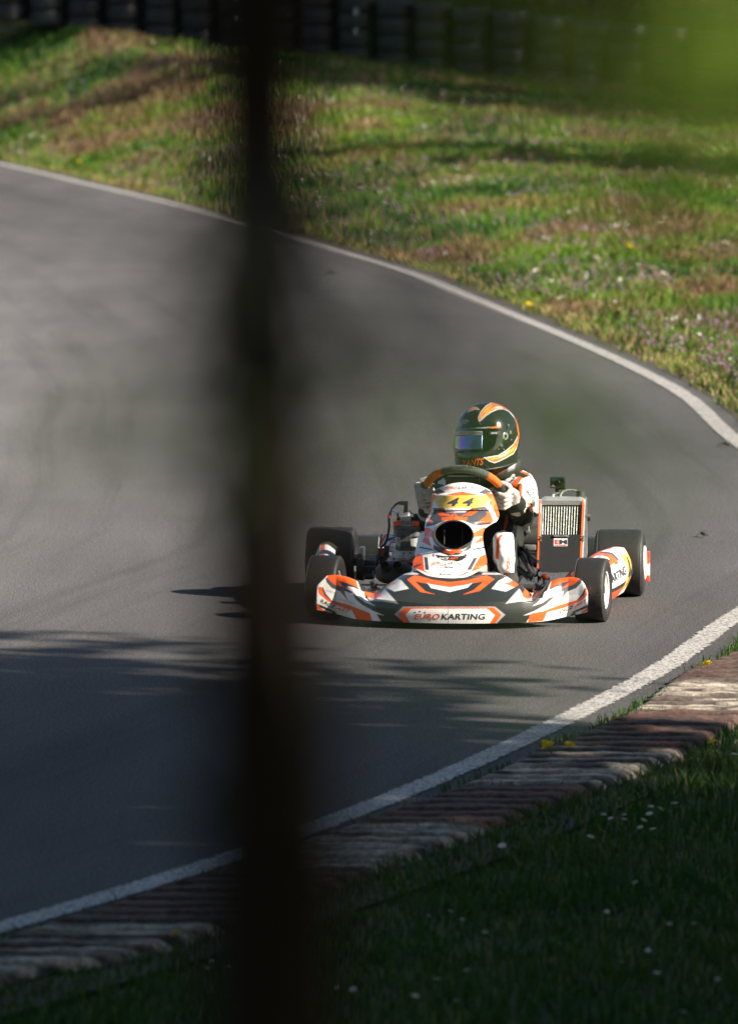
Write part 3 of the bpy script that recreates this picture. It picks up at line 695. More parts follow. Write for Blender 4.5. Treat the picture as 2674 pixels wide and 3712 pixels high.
st.build('stems', M['bark'], shrub); leaf_obj(L2, 'leaves', shrub, 8)
tag(shrub, 'blurred bright green shrub leaves close to the camera at the top right corner', 'shrub')
# ================================================================== THE KART
YAW = R(-5.7); KPOS = Vector((0.4016, 26.32, 0.0))
kart = empty('go_kart', KPOS, YAW)
tag(kart, 'white, orange and black racing go-kart number 44 rounding the bend', 'go-kart')
KM = Matrix.Translation(KPOS) @ Matrix.Rotation(YAW, 4, 'Z'); KI_ = KM.inverted()
EYE = KI_ @ Vector((0, 0, CAM_H))              # point the livery is laid out from, in the kart's own frame
def L(px, py, y):
    """kart-frame point measured off the photograph on the plane y = const of the kart"""
    d = (KI_.to_3x3() @ ray(px, py)); t = (y - EYE.y) / d.y
    return EYE + d * t
def PX(V):
    """kart-frame points -> livery layout coordinates"""
    V = np.asarray(V, float); c, s = math.cos(YAW), math.sin(YAW)
    X = V[:, 0] * c - V[:, 1] * s + KPOS.x; Y = V[:, 0] * s + V[:, 1] * c + KPOS.y; Z = V[:, 2]
    ca, sa = math.cos(CAM_A), math.sin(CAM_A); f = Y * ca + (CAM_H - Z) * sa; dn = (CAM_H - Z) * ca - Y * sa
    return 1337 + F_PX * X / f, 1856 + F_PX * dn / f
def c1(P): return [(1050 + x / 1.2104, 1400 + y / 1.2104) for x, y in P]
def c2(P): return [(1500 + x / 3.268, 1400 + y / 3.268) for x, y in P]
def c3(P): return [(1480 + x / 3.268, 1720 + y / 3.268) for x, y in P]
def c4(P): return [(1080 + x / 3.268, 1780 + y / 3.268) for x, y in P]
def c5(P): return [(1880 + x / 3.268, 1700 + y / 3.268) for x, y in P]
def c6(P): return [(1100 + x / 1.4209, 2000 + y / 1.4209) for x, y in P]
def mir(P, cx): return [(2 * cx - x, y) for x, y in P][::-1]
def inpoly(px, py, P):
    P = np.array(P); m_ = np.zeros(len(px), bool); j = len(P) - 1
    for i in range(len(P)):
        xi, yi = P[i]; xj, yj = P[j]
        if yi != yj:
            k = ((yi > py) != (yj > py)) & (px < (xj - xi) * (py - yi) / (yj - yi) + xi); m_ ^= k
        j = i
    return m_
def livery(V, base, polys):
    """antialiased flat-colour livery painted on a surface's vertices"""
    px, py = PX(V); C = np.zeros((len(V), 3)); offs = [(-.6, -.6), (.6, -.6), (-.6, .6), (.6, .6)]
    for ox, oy in offs:
        c = np.repeat(np.array(base)[None], len(V), 0)
        for P, col in polys: c[inpoly(px + ox, py + oy, P)] = col
        C += c
    return C / 4
ORG = (0.86, 0.115, 0.016); WHT = (0.82, 0.81, 0.79); BLK = (0.022, 0.026, 0.022); GRY = (0.36, 0.36, 0.38); DGR = (0.075, 0.075, 0.085); YEL = (0.88, 0.52, 0.10); CHR = (0.6, 0.6, 0.6)
SIL = (0.55, 0.55, 0.54); TYR = (0.017, 0.016, 0.016); DRK = (0.03, 0.03, 0.03)

_tc = {}
def glyphs(txt, shear=0.0, bold=0.0):
    key = (txt, shear, bold)
    if key in _tc: return _tc[key]
    cu = bpy.data.curves.new('lettering', 'FONT'); cu.body = txt; cu.shear = shear; cu.offset = bold; cu.resolution_u = 3; cu.space_character = 1.04
    ob = bpy.data.objects.new('lettering', cu); COL.objects.link(ob)
    dg = bpy.context.evaluated_depsgraph_get(); me = bpy.data.meshes.new_from_object(ob.evaluated_get(dg))
    bm = bmesh.new(); bm.from_mesh(me); bmesh.ops.triangulate(bm, faces=bm.faces[:])
    for _ in range(2):
        le = [e for e in bm.edges if e.calc_length() > .22]
        if le: bmesh.ops.subdivide_edges(bm, edges=le, cuts=1); bmesh.ops.triangulate(bm, faces=bm.faces[:])
    V = np.array([v.co[:2] for v in bm.verts]); Fc = [[v.index for v in f.verts] for f in bm.faces]; bm.free()
    bpy.data.objects.remove(ob); bpy.data.meshes.remove(me); bpy.data.curves.remove(cu)
    V = (V - V.min(0)) / (V.max(0) - V.min(0)); _tc[key] = (V, Fc); return _tc[key]
def lay(mb, bvh, P2, faces, col, off=0.0007, tol=None):
    """lay flat artwork (layout coordinates) on the surface, slightly proud of it"""
    vs = []; ok = []
    for x, y in P2:
        d = (KI_.to_3x3() @ ray(x, y)).normalized(); h_ = bvh.ray_cast(EYE, d)
        ok.append(h_[0] is not None); vs.append((h_[0] - d * off) if h_[0] is not None else Vector((0, 0, 0)))
    fs = [f for f in faces if all(ok[i] for i in f) and (tol is None or max((vs[f[i]] - vs[f[i - 1]]).length for i in range(len(f))) < tol)]
    use = sorted({i for f in fs for i in f}); mp = {i: k for k, i in enumerate(use)}
    if fs: mb.add([vs[i] for i in use], [[mp[i] for i in f] for f in fs], col)
def rect(mb, bvh, P4, col, off=.0007, n=6):
    a, b, c, d = [np.array(q, float) for q in P4]; P = []; F = []
    for i in range(n + 1):
        for j in range(n + 1):
            u, v = i / n, j / n; P.append(a * (1 - u) * (1 - v) + b * u * (1 - v) + c * u * v + d * (1 - u) * v)
            if i < n and j < n: k = i * (n + 1) + j; F.append((k, k + n + 1, k + n + 2, k + 1))
    lay(mb, bvh, P, F, col, off)
def text(mb, bvh, txt, quad, col, shear=0.0, bold=0.0, off=0.0008, arc=0.0):
    """quad: bottom-left, bottom-right, top-right, top-left in layout coordinates"""
    V, Fc = glyphs(txt, shear, bold); a, b, c, d = [np.array(q, float) for q in quad]
    P = [a * (1 - u) * (1 - v) + b * u * (1 - v) + c * u * v + d * (1 - u) * v + np.array([0, arc * (1 - (2 * u - 1) ** 2)]) for u, v in V]
    lay(mb, bvh, P, Fc, col, off, 0.06)
def brand(mb, bvh, quad, ce, ck, arc=0.0, off=0.0008, split=0.375, bold=0.018):
    a, b, c, d = [np.array(q, float) for q in quad]; m0 = a + (b - a) * split; m1 = d + (c - d) * split; g = (b - a) * 0.012
    text(mb, bvh, 'EURO', (a, m0 - g, m1 - g, d), ce, 0.25, bold, off, arc); text(mb, bvh, 'KARTING', (m0 + g, b, c, m1 + g), ck, 0.12, bold, off, arc)
def star(mb, bvh, x, y, r, col):
    P = [(x + r * (1 if i % 2 == 0 else .42) * math.sin(i * math.pi / 5), y - r * (1 if i % 2 == 0 else .42) * math.cos(i * math.pi / 5)) for i in range(10)]
    lay(mb, bvh, P + [(x, y)], [(i, (i + 1) % 10, 10) for i in range(10)], col)

def inner(P, th=.003):
    du = np.gradient(P, axis=0); dv = np.gradient(P, axis=1); n_ = np.cross(du, dv); n_ /= np.linalg.norm(n_, axis=2)[..., None] + 1e-12
    return P - n_ * th
# ------------------------------------------------------------------ front fairing
def S1(x, xs, ys):
    """smooth interpolation"""
    x = np.asarray(x, float); d = 0.008
    return (np.interp(x - d, xs, ys) + np.interp(x, xs, ys) * 2 + np.interp(x + d, xs, ys)) / 4
HX = [0, .12, .17, .205, .24, .275, .305, .33, .355, .385, .42, .47, .51, .532, .545]
HZ = [.205, .205, .202, .192, .168, .146, .128, .124, .140, .172, .186, .195, .190, .170, .130]
HYR = [-.60, -.60, -.60, -.605, -.61, -.62, -.635, -.65, -.665, -.68, -.69, -.70, -.71, -.72, -.725]
nx, nt = 470, 130
X = np.linspace(-.545, .545, nx); ax_ = np.abs(X)
zr = S1(ax_, HX, HZ); yr = S1(ax_, HX, HYR)
yf = -.90 + .185 * (ax_ / .46) ** 2.3 - 0.035 * np.clip((ax_ - .44) / .105, 0, 1); yf = np.minimum(yf, yr - .02)
zb = .026 + .035 * np.clip((ax_ - .36) / .185, 0, 1) ** 1.5
zm = np.minimum(.098 + .03 * np.clip(ax_ / .5, 0, 1), zr - .02)
T = np.linspace(0, 1, nt); P = np.zeros((nx, nt, 3))
for j, t in enumerate(T):
    if t < .30:
        q = t / .30; y = yf - .006 * np.sin(q * math.pi); z = zb + (zm - zb) * q
    elif t < .9:
        q = (t - .30) / .60
        bul = .028 * np.sin(np.pi * q) * np.clip((ax_ - .05) / .2, 0.35, 1)
        y = yf + (yr - yf) * (q ** 1.15); z = zm + (zr - zm) * np.sin(q * math.pi / 2) ** 1.15 + bul * .35
        gro = .018 * np.exp(-((ax_ - .315) / .05) ** 2) * math.sin(math.pi * q); z = z - gro
    else:
        q = (t - .9) / .1; y = yr + .035 * math.sin(q * math.pi / 2); z = zr - .06 * (1 - math.cos(q * math.pi / 2)) * 1.0
    P[:, j, 0] = X; P[:, j, 1] = y; P[:, j, 2] = z
hexa = c6([(467, 322), (512, 283), (985, 283), (1038, 325), (985, 380), (540, 380)])
SC, PC = 1631, 1645
fr = []
wl = [(225, 1120), (310, 1040), (345, 1000), (660, 1020), (700, 1060), (745, 1180), (780, 1200), (800, 1290), (900, 1350), (1045, 1480), (930, 1460), (1000, 1575), (480, 1510), (225, 1400)]
dk1 = [(325, 1035), (350, 1025), (400, 1085), (560, 1150), (650, 1195), (642, 1215), (550, 1185), (560, 1230), (595, 1305), (500, 1190), (400, 1150), (340, 1085)]
o1 = [(340, 1025), (365, 985), (500, 990), (662, 1025), (690, 1060), (722, 1172), (620, 1168), (430, 1110), (385, 1072)]
dk2 = [(475, 1065), (560, 1085), (690, 1135), (710, 1165), (560, 1140), (515, 1110)]
wt1 = [(582, 1128), (660, 1140), (720, 1180), (800, 1270), (908, 1362), (800, 1325), (690, 1240), (650, 1200)]
dk3 = [(640, 1195), (700, 1250), (800, 1325), (910, 1362), (990, 1400), (1050, 1485), (900, 1425), (760, 1350), (680, 1280)]
o2 = [(235, 1138), (300, 1138), (320, 1228), (400, 1297), (600, 1350), (860, 1452), (800, 1452), (560, 1392), (360, 1312), (245, 1222)]
dk4 = [(300, 1150), (330, 1220), (400, 1300), (385, 1295), (310, 1235), (285, 1160)]
o3 = [(638, 1412), (850, 1452), (885, 1560), (700, 1540)]
dk5 = [(225, 1335), (300, 1365), (440, 1430), (490, 1510), (425, 1490), (400, 1465), (232, 1370)]
wh5 = [(225, 1372), (300, 1395), (400, 1440), (425, 1485), (330, 1460), (225, 1410)]
o5 = [(225, 1345), (240, 1345), (260, 1380), (345, 1440), (330, 1450), (225, 1400)]
o6 = [(775, 1188), (905, 1216), (950, 1148), (988, 1245), (928, 1277), (830, 1262)]
g6 = [(905, 1216), (960, 1260), (1020, 1155), (1190, 1338), (1030, 1312), (860, 1302), (820, 1262), (928, 1277), (985, 1245), (950, 1148), (1000, 1120)]
w7 = [(975, 1100), (1110, 1008), (1225, 1060), (1312, 1158), (1142, 1192), (1040, 1142)]
o7 = [(975, 1100), (1050, 1050), (1110, 1090), (1185, 1083), (1130, 1105), (1040, 1142)]
w8 = [(1190, 985), (1385, 925), (1430, 990), (1260, 992)]
for P_, col, cx in ((wl, WHT, PC), (dk1, DGR, PC), (o1, ORG, PC), (dk2, (.05, .04, .07), PC), (dk3, BLK, PC), (wt1, WHT, PC), (o2, ORG, PC), (dk4, BLK, PC), (o3, ORG, SC), (dk5, BLK, PC), (wh5, WHT, PC), (o5, ORG, PC), (g6, (.45, .45, .46), SC + 6), (o6, ORG, SC + 6), (w7, (.55, .55, .56), SC), (o7, ORG, SC), (w8, (.55, .55, .56), SC)):
    q = c4(P_); fr += [(q, col), (mir(q, cx), col)]
chev = c3([(-17, 1243), (70, 1195), (130, 1203), (300, 1250), (490, 1275), (700, 1250), (930, 1195), (1020, 1240), (845, 1380), (640, 1425), (770, 1370), (893, 1265), (640, 1310), (490, 1335), (250, 1300), (75, 1265), (200, 1385), (325, 1422), (140, 1392)])
fr += [(chev, ORG), (c3([(218, 1280), (262, 1302), (490, 1337), (710, 1302), (757, 1284), (700, 1340), (490, 1392), (270, 1345)]), WHT),
       (hexa, GRY), (c6([(486, 325), (520, 287), (980, 287), (1018, 325), (980, 378), (524, 378)]), ORG), (c6([(524, 325), (556, 294), (944, 294), (985, 327), (952, 380), (556, 380)]), WHT),
       (c6([(742, 280), (745, 280), (745, 385), (742, 385)]), (.25, .23, .22))]
Vn = P.reshape(-1, 3); Cn = livery(Vn, BLK, fr).reshape(nx, nt, 3)
FB = MB().grid(P, Cn); bv = FB.bvh(); FB.grid(inner(P), (.3, .3, .3))
brand(FB, bv, c6([(568, 350), (935, 350), (935, 320), (568, 320)]), (.80, .07, .01), (.03, .035, .04))
for x, y in ((573, 313), (599, 308), (624, 313), (650, 353)): star(FB, bv, 1100 + x / 1.4209, 2000 + y / 1.4209, 4.5, (.03, .03, .04))
q = c4([(262, 1322), (430, 1398), (448, 1358), (262, 1272)]); text(FB, bv, 'RACE', q, (.06, .06, .07), .3, .02)
text(FB, bv, 'ART', c4([(432, 1400), (590, 1455), (622, 1415), (470, 1368)]), (.85, .12, .05), .3, .02)
text(FB, bv, 'RACE', c5([(440, 1735), (640, 1650), (660, 1600), (500, 1665)]), (.08, .08, .09), .3, .03); text(FB, bv, 'ART', c5([(650, 1650), (800, 1575), (805, 1540), (680, 1600)]), (.85, .12, .03), .3, .03)
text(FB, bv, 'ALFANO', c5([(620, 1728), (735, 1690), (740, 1665), (625, 1705)]), (.75, .75, .75)); text(FB, bv, 'IAME', c5([(745, 1680), (820, 1640), (820, 1618), (748, 1655)]), (.2, .2, .2))
text(FB, bv, 'EUROKARTING', c4([(330, 1185), (450, 1222), (455, 1203), (335, 1165)]), (.5, .5, .52)); text(FB, bv, 'EUROKARTING', c4([(460, 1285), (660, 1340), (665, 1322), (465, 1268)]), (.5, .5, .52))
text(FB, bv, '7', c5([(430, 1560), (455, 1545), (470, 1510), (415, 1525)]), (.06, .06, .08), .3)
fair = FB.build('front_fairing', M['paint'], kart, angle=60)
# lip plate and bumper tubes behind it
b = MB()
for s in (-1, 1): b.tube([L(1649 + s * 150, 2215, -.60), L(1649 + s * 180, 2210, -.80), L(1649 + s * 120, 2215, -.86)], .010, SIL)
b.tube([(-.30, -.70, .07), (-.22, -.84, .07), (.22, -.84, .07), (.30, -.70, .07)], .010, SIL)
b.tube([(-.24, -.58, .15), (-.2, -.70, .16), (.2, -.70, .16), (.24, -.58, .15)], .008, SIL)
b.build('front_bumper_bar', M['metal'], kart)

# ------------------------------------------------------------------ front panel (number panel) with the air duct
hy = [60, 190, 240, 330, 420, 480, 520, 560, 600, 640, 700, 750, 850, 950, 1000, 1040, 1080, 1110, 1270]
hl = [310, 300, 275, 265, 245, 232, 215, 200, 193, 190, 191, 185, 135, 100, 68, 50, 52, 65, 70]
hr = [965, 970, 1000, 1035, 1062, 1078, 1065, 1040, 965, 905, 882, 880, 890, 915, 928, 930, 920, 880, 870]
ns, ntt = 240, 330
s_ = np.linspace(-1, 1, ns)[:, None]; t_ = np.linspace(0, 1, ntt)[None, :]
bot = 1258 - 150 * np.abs(s_) ** 2.0; topc = 93 + 97 * s_ ** 2
py = bot * (1 - t_) + topc * t_
lft = np.interp(py, hy, hl); rgt = np.interp(py, hy, hr); cx = (lft + rgt) / 2 + s_ * (rgt - lft) / 2
PXp = 1480 + cx / 3.268; PYp = 1720 + py / 3.268
ty = np.interp(py, [60, 250, 420, 560, 720, 880, 1000, 1260], [-.235, -.30, -.345, -.44, -.50, -.565, -.62, -.735])
ty = ty + .085 * np.abs(s_) ** 2.4 * np.interp(py, [60, 300, 600, 900, 1260], [.7, 1.1, 1.0, .9, .3])
er = ((cx - 530) / 234) ** 2 + ((py - 722) / np.where(py < 722, 168, 172)) ** 2
ty = ty - .022 * np.exp(-((np.sqrt(er) - 1.0) / .25) ** 2)
# step under the number plate
ty = ty - .018 * np.clip((430 - py) / 12, 0, 1) * np.clip((py - 215) / 30, 0, 1)
Pn = np.zeros((ns, ntt, 3))
for i in range(ns):
    for j in range(ntt):
        Pn[i, j] = L(PXp[i, j], PYp[i, j], ty[i, j])
keep = (er > 1.0)
lipz = (py > 815 + 0 * cx) & (py > np.interp(cx, [290, 330, 400, 480, 530, 570, 650, 755], [770, 830, 868, 892, 892, 880, 850, 790]))
keep = keep | lipz
n3 = [
 ([(255, 190), (300, 60), (970, 60), (1010, 240), (900, 200), (630, 205), (400, 235), (290, 250)], WHT),
 ([(285, 215), (362, 163), (440, 213), (345, 238)], DGR), ([(828, 218), (908, 163), (985, 205), (915, 238)], DGR),
 ([(440, 238), (630, 200), (842, 240), (700, 250), (540, 250)], ORG), ([(200, 520), (240, 400), (270, 240), (305, 232), (335, 262), (300, 300), (262, 440), (240, 520)], ORG),
 ([(940, 215), (1015, 235), (1100, 470), (1085, 530), (1040, 505), (1000, 400), (955, 340), (975, 300), (905, 250)], ORG),
 ([(985, 255), (1030, 330), (1010, 380), (985, 370), (975, 300)], (.90, .20, .03)),
 ([(335, 262), (345, 248), (925, 245), (965, 295), (880, 400), (832, 415), (370, 412), (300, 300)], YEL),
 ([(430, 262), (820, 262), (820, 395), (430, 395)], (.80, .50, .07)),
 ([(280, 395), (425, 400), (455, 445), (670, 445), (730, 400), (880, 380), (935, 385), (965, 440), (1005, 555), (960, 590), (800, 610), (640, 545), (450, 545), (300, 600), (200, 620), (270, 480)], DGR),
 ([(258, 500), (300, 440), (290, 400), (270, 420), (240, 500)], WHT),
 ([(422, 408), (440, 398), (705, 395), (745, 402), (672, 447), (452, 447)], WHT),
 ([(322, 437), (400, 428), (412, 460), (482, 468), (490, 487), (372, 487)], ORG), ([(615, 487), (700, 462), (722, 435), (832, 430), (742, 487)], ORG),
 ([(392, 510), (480, 500), (540, 453), (522, 545), (390, 547)], ORG), ([(548, 453), (590, 500), (702, 505), (682, 550), (540, 537)], ORG),
 ([(815, 572), (930, 482), (922, 436), (962, 460), (1005, 535), (1003, 560), (950, 572)], ORG),
 ([(905, 372), (945, 380), (1000, 440), (1050, 540), (1035, 560), (1000, 500), (960, 440)], WHT),
 ([(222, 580), (245, 525), (290, 555), (285, 585)], (.88, .22, .10)),
 ([(180, 635), (205, 628), (270, 643), (302, 690), (296, 742), (180, 735)], ORG), ([(180, 745), (235, 738), (272, 855), (160, 795)], ORG),
 ([(905, 625), (920, 645), (915, 735), (760, 745), (772, 688), (858, 640)], ORG), ([(860, 742), (900, 740), (900, 790), (755, 832)], ORG),
 ([(120, 850), (282, 884), (282, 898), (120, 870)], BLK), ([(758, 882), (910, 852), (910, 872), (760, 898)], BLK),
 ([(292, 832), (400, 872), (482, 907), (530, 892), (620, 862), (752, 800), (742, 872), (690, 912), (600, 952), (470, 962), (360, 922), (298, 882)], BLK),
 ([(402, 870), (475, 905), (520, 893), (580, 893), (642, 868), (612, 905), (640, 930), (560, 928), (520, 950), (470, 935), (392, 920), (430, 900)], ORG),
 ([(315, 950), (440, 965), (600, 965), (710, 950), (680, 985), (625, 1022), (412, 1022), (345, 990)], BLK),
 ([(20, 1000), (108, 938), (168, 955), (188, 1132), (20, 1112)], ORG), ([(845, 972), (918, 942), (960, 1000), (940, 1060), (862, 1112), (738, 1155)], ORG),
 ([(185, 975), (226, 985), (242, 1132), (200, 1130)], DGR), ([(770, 990), (818, 985), (742, 1132), (690, 1132)], DGR),
 ([(170, 1125), (220, 1160), (340, 1212), (200, 1160), (90, 1108), (100, 1100)], (.8, .1, .03)), ([(740, 1150), (640, 1195), (560, 1212), (700, 1150)], (.8, .1, .03)),
 ([(60, 1112), (200, 1190), (400, 1245), (480, 1250), (700, 1215), (870, 1120), (900, 1150), (700, 1270), (300, 1270), (40, 1140)], GRY),
]
Cn = livery(Pn.reshape(-1, 3), WHT, [(c3(a), c_) for a, c_ in n3]).reshape(ns, ntt, 3)
NB = MB().grid(Pn, Cn, keep=keep); bv = MB().grid(Pn, WHT).bvh(); NB.grid(inner(Pn), (.3, .3, .3), keep=keep)
brand(NB, bv, c3([(430, 180), (832, 178), (832, 147), (436, 150)]), (.80, .07, .01), (.03, .035, .05), arc=-2.5)
for x, y in ((440, 150), (463, 142), (485, 147)): star(NB, bv, 1480 + x / 3.268, 1720 + y / 3.268, 2.6, (.03, .03, .04))
text(NB, bv, '4', c3([(452, 376), (590, 374), (602, 276), (470, 276)]), (.045, .05, .07), .25, .035); text(NB, bv, '4', c3([(632, 374), (768, 372), (778, 276), (650, 276)]), (.045, .05, .07), .25, .035)
brand(NB, bv, c3([(268, 1086), (660, 1092), (660, 1060), (275, 1052)]), (.80, .07, .01), (.07, .075, .09), arc=-7)
text(NB, bv, 'RACE', c3([(345, 1003), (475, 1008), (480, 982), (365, 980)]), (.75, .75, .75), .3, .02); text(NB, bv, 'ART', c3([(478, 1008), (600, 1003), (590, 980), (490, 980)]), (.8, .1, .02), .3, .03)
lay(NB, bv, c3([(380, 1080), (418, 1080), (418, 1108), (380, 1108)]), [(0, 1, 2, 3)], (.12, .12, .13)); lay(NB, bv, c3([(386, 1085), (412, 1085), (412, 1103), (386, 1103)]), [(0, 1, 2, 3)], WHT, .0012)
text(NB, bv, 'iame', c3([(428, 1108), (525, 1110), (525, 1082), (428, 1080)]), (.12, .12, .13), 0, .03)
text(NB, bv, 'CZ', c3([(388, 1148), (440, 1148), (440, 1120), (388, 1120)]), (.15, .15, .17), 0, .02); text(NB, bv, 'chain', c3([(447, 1140), (510, 1142), (510, 1124), (447, 1124)]), (.35, .35, .37))
text(NB, bv, '@ ALFANO', c3([(368, 1198), (520, 1200), (520, 1170), (368, 1170)]), (.10, .10, .12), 0, .02)
nas = NB.build('front_panel', M['paint'], kart, angle=60)
# pins holding the lower panel
for cxp, cyp in ((300, 957), (680, 957)):
    c = L(1480 + cxp / 3.268, 1720 + cyp / 3.268, -.64); b = MB().lathe([(-.004, .006), (0, .0065), (.004, .005), (.006, 0.0005)], c, (0, -1, .2), SIL, 14); b.build('fastener', M['metal'], nas)
# duct: tunnel running back from the opening
dm = MB(); ring = []
for q in range(48):
    a = q * 2 * math.pi / 48; x, y = 530 + 236 * math.cos(a), 722 + 172 * math.sin(a)
    if math.sin(a) > 0: y = min(y, float(np.interp(x, [290, 330, 400, 480, 530, 570, 650, 755], [770, 832, 870, 896, 896, 884, 852, 790])) + 4)
    yy_ = float(np.interp(y, [560, 720, 880], [-.455, -.52, -.575])); ring.append((x, y, yy_))
rows = []
for dpt, sc in ((-.004, 1.008), (-.006, 1.0), (.01, .97), (.10, .86), (.18, .62)):
    rows.append([tuple(L(1480 + (530 + (x - 530) * sc) / 3.268, 1720 + (722 + (y - 722) * sc) / 3.268, d_ + dpt)) for x, y, d_ in ring])
dm.grid(np.array(rows), (.012, .012, .012), cv=True)
cc_ = np.array(rows[-1]).mean(0); dm.add([tuple(cc_)] + rows[-1], [(0, 1 + i, 1 + (i + 1) % 48) for i in range(48)], (.006, .006, .006))
duct = dm.build('air_duct', M['plastic'], kart)
rm = MB(); 
rm.tube([Vector(r_) for r_ in [tuple(L(1480 + (530 + (x - 530) * 1.0) / 3.268, 1720 + (722 + (y - 722) * 1.0) / 3.268, d_ - .012)) for x, y, d_ in ring]], .0035, (.015, .015, .015), 8, closed=True)
rm.build('duct_rim', M['plastic'], duct)
vn = MB()
for x in (425, 640): vn.tube([L(1480 + x / 3.268, 1720 + 600 / 3.268, -.43), L(1480 + x / 3.268, 1720 + 830 / 3.268, -.47)], .0016, (.07, .08, .07), 6)
vn.build('guide_vane', M['plastic'], duct)
# side edge thickness of the panel

# ------------------------------------------------------------------ wheels
def wheel(c, rad, wd, axis, side, front):
    root = empty('front_wheel' if front else 'rear_wheel', c, 0, kart); hw = wd / 2; rr_ = .066 if front else .068
    # axis = outward direction; tyre profile from inner bead to outer bead
    pr = [(-hw * .80, rr_), (-hw * .90, rr_ + .012), (-hw * 1.0, rr_ + (rad - rr_) * .45), (-hw * .99, rr_ + (rad - rr_) * .72), (-hw * .93, rad * .955), (-hw * .82, rad * .988), (-hw * .6, rad * .998), (-hw * .2, rad), (hw * .2, rad), (hw * .6, rad * .998), (hw * .82, rad * .988), (hw * .93, rad * .955), (hw * .99, rr_ + (rad - rr_) * .72), (hw, rr_ + (rad - rr_) * .45), (hw * .90, rr_ + .012), (hw * .80, rr_)]
    pr2 = []
    for i in range(len(pr) - 1):
        for q in range(3):
            t = q / 3; pr2.append(tuple(np.array(pr[i]) * (1 - t) + np.array(pr[i + 1]) * t))
    pr2.append(pr[-1])
    cols = [tuple(np.array(TYR) * (1.55 if abs(abs(h_) - hw * .93) < hw * .035 else (0.8 if r_ < rad * .9 else 1.0))) for h_, r_ in pr2]
    tb = MB().lathe(pr2, (0, 0, 0), axis, cols, 72)
    for q in (-.88, .88): tb.lathe([(hw * q - .0015, rad * .976), (hw * q, rad * .9795 + .001), (hw * q + .0015, rad * .973)], (0, 0, 0), axis, (.05, .05, .05), 72)
    # worn pick-up crumbs on the tread
    r = np.random.default_rng(int(rad * 1000)); A = Vector(axis).normalized(); U = A.cross(Vector((0, 0, 1))).normalized(); W = A.cross(U)
    for q in range(60):
        a = r.uniform(0, 6.28); h_ = r.uniform(-.8, .8) * hw; d = U * math.cos(a) + W * math.sin(a)
        tb.box(A * h_ + d * (rad - .0005), (.004, .003, .002), (.05, .048, .046), None, 0)
    tb.build('tyre', M['rubber'], root, angle=50)
    rimc = WHT if (side > 0) else SIL
    rb = MB().lathe([(-hw * .82, rr_ + .006), (-hw * .80, rr_ - .002), (-hw * .6, rr_ - .010), (hw * .45, rr_ - .012), (hw * .72, rr_ - .004), (hw * .84, rr_ + .004), (hw * .88, rr_ + .009), (hw * .84, rr_ + .011)], (0, 0, 0), axis, rimc, 48)
    if not front: rb.lathe([(hw * .86, rr_ + .004), (hw * 1.03, rr_ + .003), (hw * 1.06, rr_ - .004), (hw * 1.03, rr_ - .010), (hw * .8, rr_ - .014)], (0, 0, 0), axis, rimc, 48)
    rb.lathe([(hw * .30, .058), (hw * .28, .03), (hw * .45, .026), (hw * .45, 0.0005)], (0, 0, 0), axis, rimc, 36)
    rb.lathe([(-hw * .30, .058), (-hw * .28, .03), (-hw * .45, .026), (-hw * .45, 0.0005)], (0, 0, 0), axis, SIL, 36)
    rb.build('rim', M['cast'], root)
    hb = MB().lathe([(hw * .40, .0), (hw * .40, .018), (hw * .75, .018), (hw * .80, .014), (hw * .80, .0005)], (0, 0, 0), axis, (.35, .35, .35), 16)
    for q in range(3):
        a = q * 2.094; hb.box(Vector(axis) * hw * .46 + (U * math.cos(a) + W * math.sin(a)) * .034, (.012, .012, .012), (.2, .2, .2))
    hb.build('hub', M['metal'], root); return root
FW, FR, RW, RR_ = .128, .1285, .205, .139
steer = R(-5.5)
def out(side, st): return (side * math.cos(st), side * math.sin(st), 0.0)
# front wheel centres from the photograph
fl = L(1179, 2250, -.52); frr = L(2146, 2250, -.52)
wheel((fl.x + .002, -.52, FR), FR, FW, out(-1, steer), -1, True); wheel((frr.x, -.52, FR), FR, FW, out(1, steer), 1, True)
rl = L(1203, 2160, .52); rrr = L(2246, 2160, .52)
wheel((rl.x, .52, RR_), RR_, RW, (-1, 0, 0), -1, False); wheel((rrr.x, .52, RR_), RR_, RW, (1, 0, 0), 1, False)

# ------------------------------------------------------------------ chassis
fm = MB(); T1 = .0155
for s in (-1, 1):
    fm.tube([(s * .27, -.60, .055), (s * .30, -.45, .055), (s * .33, -.15, .05), (s * .31, .25, .05), (s * .28, .62, .06)], T1, DRK)
    fm.tube([(s * .12, -.70, .055), (s * .14, -.4, .05), (s * .10, -.1, .05), (s * .2, .3, .05)], T1, DRK)
fm.tube([(-.36, -.50, .055), (.36, -.50, .055)], T1, SIL); fm.tube([(-.33, -.1, .05), (.33, -.1, .05)], T1, DRK); fm.tube([(-.3, .3, .05), (.3, .3, .05)], T1, DRK); fm.tube([(-.12, -.70, .055), (.12, -.70, .055)], T1, DRK)
fm.build('chassis_frame', M['plastic'], kart)
MB().box((0, -.36, .032), (.52, .60, .004), (.12, .12, .12), None, 0).build('floor_tray', M['metal'], kart)
MB().tube([(-.60, .52, RR_), (.60, .52, RR_)], .025, (.06, .06, .07), 24).build('rear_axle', M['metal'], kart)
hb = MB()
for s in (-1, 1):
    hb.lathe([(0, .045), (.04, .045), (.045, .035), (.09, .033), (.09, .025)], (s * .30, .52, RR_), (s, 0, 0), SIL, 24)
hb.build('axle_hub', M['metal'], kart)
